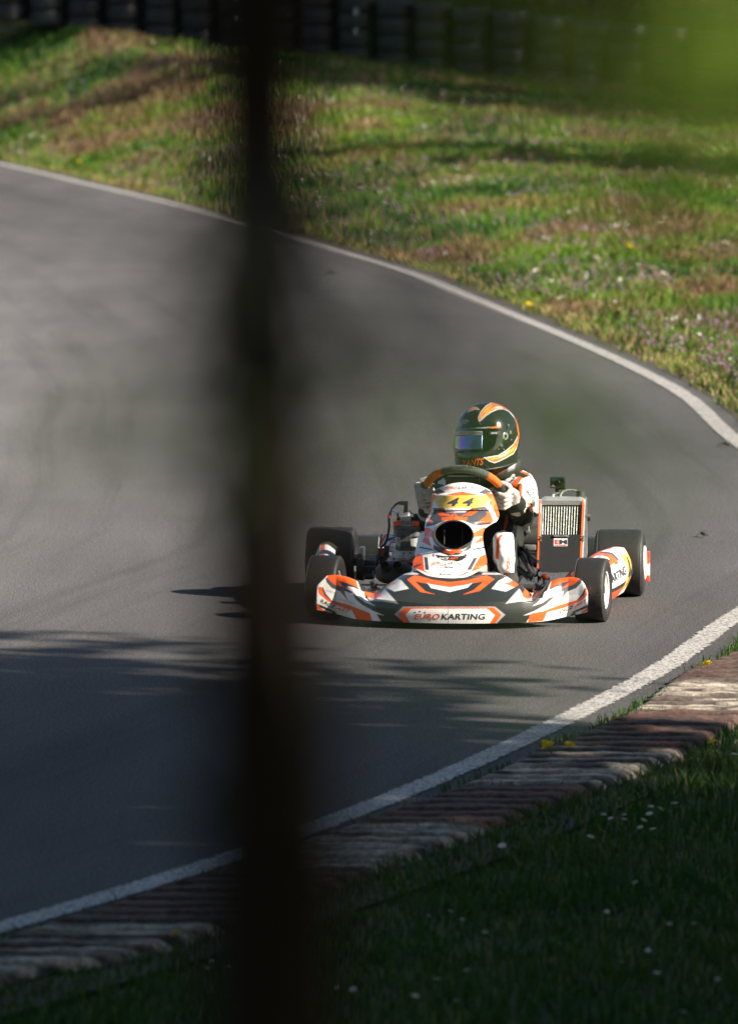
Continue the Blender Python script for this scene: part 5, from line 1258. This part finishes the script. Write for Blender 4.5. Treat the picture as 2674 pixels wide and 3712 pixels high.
# ================================================================== THE DRIVER
def voxel_body(parts, vox, smooth_it=4, name='person'):
    """several overlapping tapered limbs fused into one continuous skin"""
    me = bpy.data.meshes.new('tmp'); me.from_pydata(parts.v, [], parts.f); ob = bpy.data.objects.new('tmp', me); COL.objects.link(ob)
    r_ = ob.modifiers.new('r', 'REMESH'); r_.mode = 'VOXEL'; r_.voxel_size = vox; r_.use_smooth_shade = True
    s_ = ob.modifiers.new('s', 'SMOOTH'); s_.factor = .6; s_.iterations = smooth_it
    dg = bpy.context.evaluated_depsgraph_get(); m2 = bpy.data.meshes.new_from_object(ob.evaluated_get(dg))
    bpy.data.objects.remove(ob); m2.name = name; n_ = len(m2.vertices); V = np.empty(n_ * 3, np.float32); m2.vertices.foreach_get('co', V); return m2, V.reshape(-1, 3)
def finish(me, C, mat, name, parent):
    while me.color_attributes: me.color_attributes.remove(me.color_attributes[0])
    a = me.color_attributes.new("Col", 'FLOAT_COLOR', 'POINT'); c = np.ones((len(C), 4), np.float32); c[:, :3] = C; a.data.foreach_set('color', c.ravel())
    me.materials.clear(); me.materials.append(mat); me.polygons.foreach_set('use_smooth', [True] * len(me.polygons)); o = bpy.data.objects.new(name, me); COL.objects.link(o)
    if parent: o.parent = parent
    return o
def limb(mb, pts_, rads, seg=20):
    P_ = [Vector(p) for p in pts_]
    # resample smoothly
    Q, Rr = [], []
    for i in range(len(P_) - 1):
        for q in range(5):
            t = q / 5; Q.append(P_[i].lerp(P_[i + 1], t)); Rr.append(rads[i] * (1 - t) + rads[i + 1] * t)
    Q.append(P_[-1]); Rr.append(rads[-1])
    mb.tube(Q, Rr, (1, 1, 1), seg)
    for p, r_ in ((P_[0], rads[0]), (P_[-1], rads[-1])):
        mb.lathe([(-r_, .0005), (-r_ * .7, r_ * .71), (0, r_), (r_ * .7, r_ * .71), (r_, .0005)], p, (0, 0, 1), (1, 1, 1), 14)
    for i in range(1, len(P_) - 1): mb.lathe([(-rads[i], .0005), (-rads[i] * .7, rads[i] * .71), (0, rads[i]), (rads[i] * .7, rads[i] * .71), (rads[i], .0005)], P_[i], (0, 0, 1), (1, 1, 1), 14)
driver = empty('person', KM @ Vector((.08, .16, .06)), YAW); DM = Vector((.08, .16, .06))
HC = L(1765, 1579, .12)                                # helmet centre
neck = Vector((HC.x + .035, .20, HC.z - .135)); chest = Vector((.10, .22, .40)); hip = Vector((.045, .16, .17))
shR = Vector(L(1889, 1760, .17)); shL = Vector((neck.x - .19, .20, shR.z + .01))
elR = Vector(L(1893, 1866, .06)); wrR = Vector(L(1868, 1822, -.09)); haR = Vector(L(1829, 1790, -.135))
wrL = Vector(L(1549, 1842, -.07)); elL = Vector(L(1553, 1895, .10)); haL = Vector(L(1544, 1800, -.13))
bd = MB()
def ell(c, rx, ry, rz): bd.grid(np.array([[(c[0] + rx * math.cos(a) * math.cos(b_), c[1] + ry * math.sin(a) * math.cos(b_), c[2] + rz * math.sin(b_)) for a in np.linspace(0, 2 * math.pi, 25)[:-1]] for b_ in np.linspace(-1.55, 1.55, 13)]), (1, 1, 1), cu=False, cv=True)
ell(hip, .165, .12, .11); ell(hip.lerp(chest, .45), .150, .105, .15); ell(chest, .172, .112, .16); ell(chest.lerp(neck, .62) + Vector((0, .01, 0)), .15, .09, .08)
limb(bd, [chest.lerp(neck, .8), neck], [.075, .062]); limb(bd, [chest.lerp(neck, .55), shR - Vector((.02, 0, .0))], [.085, .072]); limb(bd, [chest.lerp(neck, .55), shL], [.085, .068])
limb(bd, [shR, shR.lerp(elR, .5) + Vector((.012, 0, 0)), elR], [.064, .060, .052]); limb(bd, [elR, elR.lerp(wrR, .5), wrR], [.050, .046, .036])
limb(bd, [shL, elL], [.066, .048]); limb(bd, [elL, wrL], [.048, .035])
knR = Vector(L(1826, 1962, -.13)); anR = Vector(L(1846, 2110, -.40)); knL = Vector((-.14, -.16, knR.z)); anL = Vector((-.15, -.52, anR.z))
hpR = hip + Vector((.10, -.02, -.02)); hpL = hip + Vector((-.10, -.02, -.02))
for hp_, kn, an in ((hpR, knR, anR), (hpL, knL, anL)):
    limb(bd, [hp_, hp_.lerp(kn, .5), kn], [.085, .072, .048]); limb(bd, [kn, kn.lerp(an, .35), an], [.048, .046, .034])
me, V = voxel_body(bd, .0055, 7)
# folds in the cloth
nz = value_noise(V[:, 0] * 1.0 + V[:, 1] * .6, V[:, 2] + V[:, 1] * .4, .05, 61, 2) - .5
me.update(); Nn = np.empty(len(V) * 3, np.float32); me.vertices.foreach_get('normal', Nn); V = V + Nn.reshape(-1, 3) * (nz * .016)[:, None]
me.vertices.foreach_set('co', (V - np.array(DM)).astype(np.float32).ravel())
def seg_t(V, a, b):
    a, b = np.array(a), np.array(b); d = b - a; t = np.clip(((V - a) @ d) / (d @ d), 0, 1); return t, np.linalg.norm(V - (a + t[:, None] * d), axis=1)
px_, py_ = PX(V); SB = (.016, .018, .016)
C = np.tile(np.array(SB), (len(V), 1))
t_, d_ = seg_t(V, shR, elR); tf, df = seg_t(V, elR, wrR)
arm = (d_ < .085) & (d_ < df + .03) & (V[:, 0] > shR.x - .06)
for P_, col in ((c2([(1160, 1010), (1280, 990), (1380, 1040), (1440, 1110), (1500, 1300), (1440, 1380), (1420, 1500), (1380, 1480), (1330, 1380), (1255, 1290), (1270, 1170), (1200, 1120)]), WHT),
                (c2([(1180, 1030), (1200, 1000), (1330, 1020), (1380, 1055), (1300, 1090), (1240, 1085), (1195, 1070)]), SB),
                (c2([(1215, 1000), (1250, 995), (1370, 1035), (1350, 1055), (1260, 1015)]), ORG),
                (c2([(1150, 1165), (1180, 1130), (1240, 1060), (1285, 1085), (1250, 1130), (1210, 1200), (1160, 1230)]), ORG),
                (c2([(1200, 1230), (1230, 1160), (1270, 1150), (1280, 1190), (1245, 1260)]), SB),
                (c2([(1255, 1170), (1275, 1160), (1285, 1200), (1270, 1260), (1300, 1330), (1380, 1400), (1420, 1490), (1395, 1490), (1350, 1400), (1275, 1340), (1245, 1270)]), ORG),
                (c2([(1085, 1090), (1180, 1020), (1170, 1100), (1100, 1140), (1060, 1170)]), WHT), (c2([(1140, 1140), (1190, 1095), (1195, 1105), (1150, 1160)]), (.45, .42, .75)),
                (c2([(270, 1140), (365, 1080), (375, 1175), (300, 1160)]), (.65, .67, .75)),
                (c2([(940, 1045), (1010, 1035), (1080, 1030), (1010, 1060)]), WHT),
                (c2([(945, 1000), (985, 945), (1070, 890), (1085, 930), (1040, 980)]), ORG)):
    m_ = inpoly(px_, py_, P_) & (V[:, 1] > -.04); C[m_] = col
legm = (V[:, 2] < .33) & (V[:, 1] < -.0) & (px_ > 1780); xq, yq = c3([(0, 0)])[0]
for P_, col in ((c3([(1000, 690), (1240, 690), (1260, 1000), (1240, 1220), (1120, 1220), (1000, 1010)]), WHT), (c3([(1030, 1000), (1040, 780), (1080, 720), (1140, 715), (1100, 735), (1075, 800), (1070, 1010)]), ORG)):
    m_ = inpoly(px_, py_, P_) & legm; C[m_] = col
lm2 = (V[:, 2] < .33) & (V[:, 1] < -.0) & (V[:, 0] < -.05); C[lm2] = WHT
m_ = inpoly(px_, py_, c3([(1150, 520), (1170, 460), (1180, 560), (1150, 640), (1130, 690), (1130, 600)])) & ~legm; C[m_] = (.3, .06, .02)
body = finish(me, C, M['cloth'], 'suit', driver)
tag(driver, 'person in a dark helmet and white gloves driving the kart, looking left', 'person')
# lettering on sleeve and thigh
bvb = BVHTree.FromPolygons([Vector(v) for v in V], [tuple(p.vertices) for p in me.polygons])
tb = MB(); text(tb, bvb, 'STRAND', c2([(1375, 1185), (1420, 1340), (1450, 1320), (1405, 1160)]), (.02, .02, .02), .3, .03, .0015)
text(tb, bvb, 'GRAND', c2([(1325, 1240), (1390, 1350), (1412, 1325), (1345, 1215)]), (.02, .02, .02), .3, .03, .0015)
text(tb, bvb, 'MUNDERSACK', c3([(1145, 1185), (1195, 880), (1225, 850), (1190, 1190)]), (.75, .10, .02), .2, .03, .003)
tb.v = [tuple(Vector(v) - DM) for v in tb.v]
if tb.v: tb.build('suit_lettering', M['cloth'], body)
# boots
for an in (anR, anL):
    bb = MB(); d0 = an - DM; limb(bb, [d0 + Vector((0, .02, .01)), d0 + Vector((0, -.05, -.02)), d0 + Vector((0, -.11, .0))], [.036, .032, .026]); bb.c = [(.04, .04, .04)] * len(bb.v); bb.build('boot', M['leather'], driver)
# collar (neck brace) between helmet and shoulders
cb = MB(); nb = neck + Vector((.0, .0, -.035))
rows = []
for k in range(40):
    a = k / 40 * 2 * math.pi; rx, ry = .098, .10; r_ = []
    up = .030 + .012 * math.cos(a); 
    for h_, w_ in ((-.03, .80), (-.022, 1.05), (.0, 1.12), (up * .7, 1.10), (up, .98), (up, .8), (-.01, .7)): r_.append((nb.x + rx * w_ * math.cos(a) - DM.x, nb.y + ry * w_ * math.sin(a) - DM.y, nb.z + .008 + h_ * 1.1 + .026 * math.cos(a) - DM.z))
    rows.append(r_)
RW_ = np.array(rows); Cw = livery((RW_ + np.array(DM)).reshape(-1, 3), (.02, .024, .02), [(c2([(1130, 870), (1190, 880), (1215, 960), (1150, 970), (1125, 920)]), (.7, .7, .7)), (c2([(945, 1000), (985, 945), (1070, 890), (1085, 930), (1040, 980)]), ORG)]).reshape(40, 7, 3)
cb.grid(RW_, Cw, cu=True, cv=True); cb.build('neck_brace', M['plastic'], driver, angle=60)

# ---- gloves: palm and five separate bent fingers closed round the rim
def glove(hand, wrist, elbow, side, a_rim):
    g = MB(); c_ = rimp(a_rim); tang = (rimp(a_rim + .08) - rimp(a_rim - .08)).normalized()
    if tang.z < 0: tang = -tang
    outw = (c_ - SWC).normalized(); fr_ = -nrm                # fr_: away from the driver (to the camera side)
    R0 = .0165 + .0105
    K = c_ + outw * R0 * 1.0 - fr_ * .004
    # palm: behind and outside of the rim
    kn_top = K + tang * .036; kn_bot = K - tang * .040
    wr = Vector(wrist); pm = MB()
    for q in range(5):
        f = q / 4; k = kn_top.lerp(kn_bot, f) + outw * .006; w0 = wr + tang * (.020 - .040 * f); limb(pm, [w0, w0.lerp(k, .55) + outw * .006 - fr_ * .002, k], [.019, .0195, .0135], 14)
    g.v += pm.v; g.f += [tuple(f) for f in pm.f]; g.c += pm.c
    LNG = (.0, .0, .0, .0)
    for i in range(4):
        off = (.036 - .0245 * i); rr2 = (.0112, .0118, .0113, .0100)[i]; base = K + tang * off + outw * .004
        p = [base]
        for ang_ in (35, 75, 115, 160, 200)[: (4, 5, 5, 4)[i]]:
            a = R(ang_); p.append(c_ + tang * (off - .0015 * ang_ / 60) + (outw * math.cos(a) + fr_ * math.sin(a)) * (.0165 + rr2 * .95 + (.003 if ang_ in (75,) else 0)))
        sub = MB(); limb(sub, p, [rr2 * 1.12, rr2 * 1.1, rr2, rr2 * .98, rr2 * .9, rr2 * .82][:len(p)], 14); b0 = len(g.v); g.v += sub.v; g.f += [tuple(x + b0 for x in f) for f in sub.f]; g.c += sub.c
    # thumb: leaves the side of the palm and closes from the driver's side
    off = .030; tb_ = MB(); p = [wr.lerp(K, .45) + tang * .022, K + tang * .040 - fr_ * .018 - outw * .008, c_ + tang * .048 - fr_ * .026 - outw * .004, c_ + tang * .052 - fr_ * .018 - outw * .022]
    limb(tb_, p, [.016, .0135, .012, .0105], 14); b0 = len(g.v); g.v += tb_.v; g.f += [tuple(x + b0 for x in f) for f in tb_.f]; g.c += tb_.c
    # cuff
    el = Vector(elbow); d = (el - wr).normalized(); cf = MB(); limb(cf, [wr - d * .01, wr + d * .02, wr + d * .055], [.031, .036, .043], 20); b0 = len(g.v); g.v += cf.v; g.f += [tuple(x + b0 for x in f) for f in cf.f]; g.c += cf.c
    me, V = voxel_body(g, .0024, 3, 'glove')
    me.vertices.foreach_set('co', (V - np.array(DM)).astype(np.float32).ravel())
    t_, d_ = seg_t(V, wr + d * .015, wr + d * .05); base = np.array((.60, .55, .50)) if side > 0 else np.array((.42, .41, .43)); C = np.tile(base, (len(V), 1))  # left glove and its strap coloured greyer: shade on that side painted in
    tt = (V - np.array(wr)) @ np.array(d); C[(tt > .012) & (tt < .026)] = (.38, .30, .22) if side > 0 else (.15, .15, .17)
    return finish(me, C, M['leather'], 'glove', driver)
glove(haR, wrR, elR, 1, R(4)); glove(haL, wrL, elL, -1, R(190))

# ---- helmet
hy_ = R(-30); hp = R(-3)
HMAT = Matrix.Rotation(hy_, 3, 'Z') @ Matrix.Rotation(R(-3), 3, 'Y') @ Matrix.Rotation(hp, 3, 'X')   # face direction is -Y
def hsurf(a, t, ex=0.0):
    """a: azimuth from the face (radians), t: 0 crown .. 1 lower edge"""
    front = max(0.0, math.cos(a)); zb0 = -.142 * (.5 + .5 * math.cos(a)) - .098 * (.5 - .5 * math.cos(a))
    zt = .138; z = zt * math.cos(t * math.pi / 2 / .52) if t < .52 else zb0 * ((t - .52) / .48)
    if z >= 0: k = math.sqrt(max(0, 1 - (z / zt) ** 2.15)) ; wd_, lf, lb = .1235 * k, .136 * k, .142 * k
    else:
        q = z / -.142; wd_ = .1235 - .016 * q ** 1.8; lf = .136 + .026 * math.sin(min(1, q * 1.05) * math.pi * .62) - .012 * q ** 3; lb = .142 - .030 * q ** 1.5
    ly = lf if math.cos(a) > 0 else lb; n_ = 2.25
    ca, sa = math.cos(a), math.sin(a); rr2 = 1.0 / ((abs(ca) / max(ly, 1e-6)) ** n_ + (abs(sa) / max(wd_, 1e-6)) ** n_) ** (1 / n_) if wd_ > 1e-5 else 0
    v = Vector((sa * rr2, -ca * rr2, z)); 
    if ex: v = v + Vector((sa * ex, -ca * ex, ex * .3 * (z / .14)))
    return v
NA, NT = 300, 170
HV = np.array([[tuple(HMAT @ hsurf(2 * math.pi * i / NA, j / (NT - 1)) + HC - DM) for j in range(NT)] for i in range(NA)])
HB = (.014, .022, .014); FO, FY, FW_, FP = (.80, .20, .03), (.88, .48, .06), (.62, .62, .60), (.7, .12, .12)
hl_ = [([(770, 425), (755, 372), (788, 298), (850, 228), (925, 185), (1005, 190), (1085, 238), (1160, 305), (1230, 420), (1190, 380), (1120, 300), (1060, 272), (1000, 275), (925, 305), (855, 352), (805, 400)], FW_),
 ([(775, 405), (765, 372), (796, 305), (855, 238), (930, 195), (1000, 200), (1080, 248), (1150, 305), (1100, 280), (1040, 262), (980, 262), (905, 300), (840, 345), (795, 385)], FO),
 ([(782, 385), (790, 330), (860, 255), (940, 215), (905, 250), (850, 300), (830, 320), (900, 270), (985, 232), (1060, 240), (1000, 245), (920, 275), (850, 330)], FY),
 ([(860, 290), (950, 225), (1040, 225), (960, 240), (900, 275)], FP), ([(800, 350), (830, 310), (870, 285), (850, 310), (815, 350)], FP), ([(940, 250), (1010, 235), (1060, 255), (1000, 255)], (.85, .8, .7)),
 ([(612, 315), (650, 265), (705, 240), (750, 248), (785, 280), (720, 278), (660, 300)], (.35, .36, .36)), ([(625, 300), (655, 270), (705, 247), (745, 255), (760, 270), (700, 272), (660, 292)], FO),
 ([(520, 490), (540, 430), (575, 395), (625, 388), (662, 415), (610, 425), (640, 440), (580, 450), (545, 480)], (.35, .36, .36)), ([(530, 470), (550, 430), (585, 405), (620, 400), (590, 425), (620, 435), (560, 450)], (.5, .16, .05)),
 ([(815, 845), (1000, 815), (1100, 750), (1180, 680), (1225, 590), (1240, 640), (1215, 740), (1180, 800), (1090, 852), (1010, 890), (955, 912), (890, 890), (850, 862)], FW_),
 ([(850, 858), (1000, 830), (1110, 762), (1190, 680), (1232, 600), (1225, 690), (1180, 785), (1080, 845), (1000, 880), (950, 900), (900, 880)], FO),
 ([(880, 862), (1020, 840), (1120, 780), (1200, 700), (1180, 760), (1090, 820), (1010, 855), (930, 872)], FY), ([(930, 880), (1020, 862), (1080, 840), (1010, 880), (960, 895)], FP), ([(1000, 838), (1080, 800), (1150, 740), (1100, 800), (1040, 838)], (.85, .8, .7)),
 ([(1150, 290), (1190, 335), (1228, 430), (1250, 560), (1240, 650), (1222, 660), (1230, 560), (1214, 440), (1180, 345)], FO),
 ([(850, 512), (930, 480), (1030, 466), (1032, 492), (950, 500), (860, 518)], FO), ([(500, 500), (530, 490), (540, 515), (500, 530)], (.7, .15, .03)), ([(560, 502), (860, 484), (930, 478), (850, 498), (560, 512)], (.45, .5, .48))]
Ch = livery((HV + np.array(DM)).reshape(-1, 3), HB, [(c2(a), b_) for a, b_ in hl_]).reshape(NA, NT, 3)
# livery only on the side it was laid out on
hm = MB().grid(HV, Ch, cu=True); 
hw = MB(); hw.v = [tuple(Vector(v) + DM) for v in hm.v]; hw.f = hm.f; bvh_ = hw.bvh()
tx_ = MB(); text(tx_, bvh_, 'YANTS', c2([(568, 948), (815, 935), (825, 850), (570, 872)]), (.62, .14, .03), .1, .03, .001)
hm.add([tuple(Vector(v) - DM) for v in tx_.v], tx_.f, (.62, .14, .03))
# small screws and vents
for x, y, r_ in ((752, 298, .0035), (782, 442, .0035), (722, 243, .002), (825, 215, .002)):
    d = (KI_.to_3x3() @ ray(*c2([(x, y)])[0])).normalized(); h_ = bvh_.ray_cast(EYE, d)
    if h_[0]: hm.lathe([(0, r_), (.001, r_), (.0014, r_ * .7), (.0006, r_ * .65), (.0006, .0003)], h_[0] - DM, h_[1] if h_[1].dot(h_[0] - HC) > 0 else -h_[1], (.10, .14, .10), 12)
helm = hm.build('helmet', M['gloss'], driver, angle=60)
# rubber trim round the lower edge, and dark inside
tr_ = MB(); tr_.tube([HMAT @ hsurf(2 * math.pi * i / 80, 1.0) + HC - DM for i in range(80)], .0045, (.012, .012, .012), 8, closed=True); tr_.build('edge_trim', M['rubber'], helm)
inn = MB(); inn.grid(np.array([[tuple(HMAT @ (hsurf(2 * math.pi * i / 40, .60 + .4 * j / 5, -.010)) + HC - DM) for j in range(6)] for i in range(40)]), (.02, .02, .02), cu=True); inn.build('lining', M['cloth'], helm)
# visor
def zt2t(z, a):
    zb0 = -.142 * (.5 + .5 * math.cos(a)) - .098 * (.5 - .5 * math.cos(a)); return .52 + .48 * z / zb0 if z < 0 else .52 * math.acos(min(1, z / .138)) / (math.pi / 2)
def patch(a0, a1, zlo, zhi, ex, col, na=60, nz=16, shape=None):
    G_ = []
    for i in range(na):
        u = i / (na - 1); a = R(a0 + (a1 - a0) * u); r_ = []
        for j in range(nz):
            lo, hi = (zlo, zhi) if shape is None else shape(u); z = lo + (hi - lo) * j / (nz - 1); r_.append(tuple(HMAT @ hsurf(a, zt2t(z, a), ex) + HC - DM))
        G_.append(r_)
    return MB().grid(np.array(G_), col)
m, n, p, o = new_mat('tinted_visor'); p.inputs['Base Color'].default_value = (.006, .012, .006, 1); p.inputs['Roughness'].default_value = .06; p.inputs['Coat Weight'].default_value = 1.0; M['visor'] = m
vis = patch(-88, 88, -.060, .026, .0035, (.006, .012, .008), shape=lambda u: (-.060 + .030 * max(0, (abs(u - .5) - .36) / .14) ** 1.5, .030 - .022 * max(0, (abs(u - .5) - .36) / .14) ** 1.5))
visor = vis.build('visor', M['visor'], helm)
m, n, p, o = new_mat('iridescent_mirror_film'); lw = nd(n, "ShaderNodeLayerWeight"); lw.inputs[0].default_value = .45
rc = ramp(n, lw.outputs['Facing'], [(0.0, (.12, .34, .36)), (.16, (.20, .30, .50)), (.30, (.42, .24, .62)), (.42, (.60, .35, .30)), (.55, (.25, .45, .04)), (.8, (.05, .2, .02))])
n.links.new(rc, p.inputs['Base Color']); p.inputs['Metallic'].default_value = .9; p.inputs['Roughness'].default_value = .22; M['film'] = m
patch(-36, 27, -.054, .003, .0052, (1, 1, 1), 40, 12).build('mirror_strip', M['film'], visor, thick=.0004)
bst = patch(-36, 27, .005, .019, .0055, (.62, .64, .60), 40, 5); bw = MB(); bw.v = [tuple(Vector(v) + DM) for v in bst.v]; bw.f = bst.f
t2 = MB(); brand(t2, bw.bvh(), c2([(540, 568), (822, 566), (825, 538), (540, 538)]), (.65, .08, .02), (.03, .05, .04)); bst.add([tuple(Vector(v) - DM) for v in t2.v], t2.f, t2.c); bst.build('sun_strip', M['paint'], visor)
b2 = patch(38, 58, .004, .018, .0055, (.02, .035, .02), 16, 5); bw = MB(); bw.v = [tuple(Vector(v) + DM) for v in b2.v]; bw.f = b2.f
t2 = MB(); text(t2, bw.bvh(), 'iame', c2([(915, 564), (985, 561), (985, 538), (915, 541)]), (.6, .62, .6), 0, .02); lay(t2, bw.bvh(), c2([(882, 565), (908, 564), (908, 541), (882, 542)]), [(0, 1, 2, 3)], (.6, .62, .6)); b2.add([tuple(Vector(v) - DM) for v in t2.v], t2.f, (.6, .62, .6)); b2.build('badge', M['paint'], visor)
# visor pivot and side hardware
pv = MB()
def onh(x, y):
    d = (KI_.to_3x3() @ ray(*c2([(x, y)])[0])).normalized(); h_ = bvh_.ray_cast(EYE, d); return (h_[0] - DM, h_[1] if h_[1].dot(h_[0] - HC) > 0 else -h_[1]) if h_[0] else (HC - DM, Vector((1, 0, 0)))
for x, y, r_ in ((1075, 590, .016), (1110, 465, .006), (1135, 545, .007), (1030, 700, .007), (1145, 632, .004), (995, 745, .0035), (1055, 745, .0035)):
    c_, n_ = onh(x, y); pv.lathe([(0, r_), (.004, r_), (.0055, r_ * .8), (.0055, r_ * .45), (.003, r_ * .4), (.003, .0003)], c_, n_, (.22, .28, .22), 18)
for P_ in (((1075, 590), (1110, 465)), ((1075, 590), (1030, 700)), ((1030, 700), (1020, 750))):
    a_, n1 = onh(*P_[0]); b_, n2 = onh(*P_[1]); pv.tube([a_ + n1 * .003, b_ + n2 * .003], .0035, (.025, .05, .03), 8)
pv.build('visor_pivot', M['gloss'], helm)
cv = MB()
for x in (548, 572): c_, n_ = onh(x, 778); cv.box(c_, (.014, .010, .006), (.006, .008, .006), HMAT, .3)
cv.build('chin_vent', M['plastic'], helm)
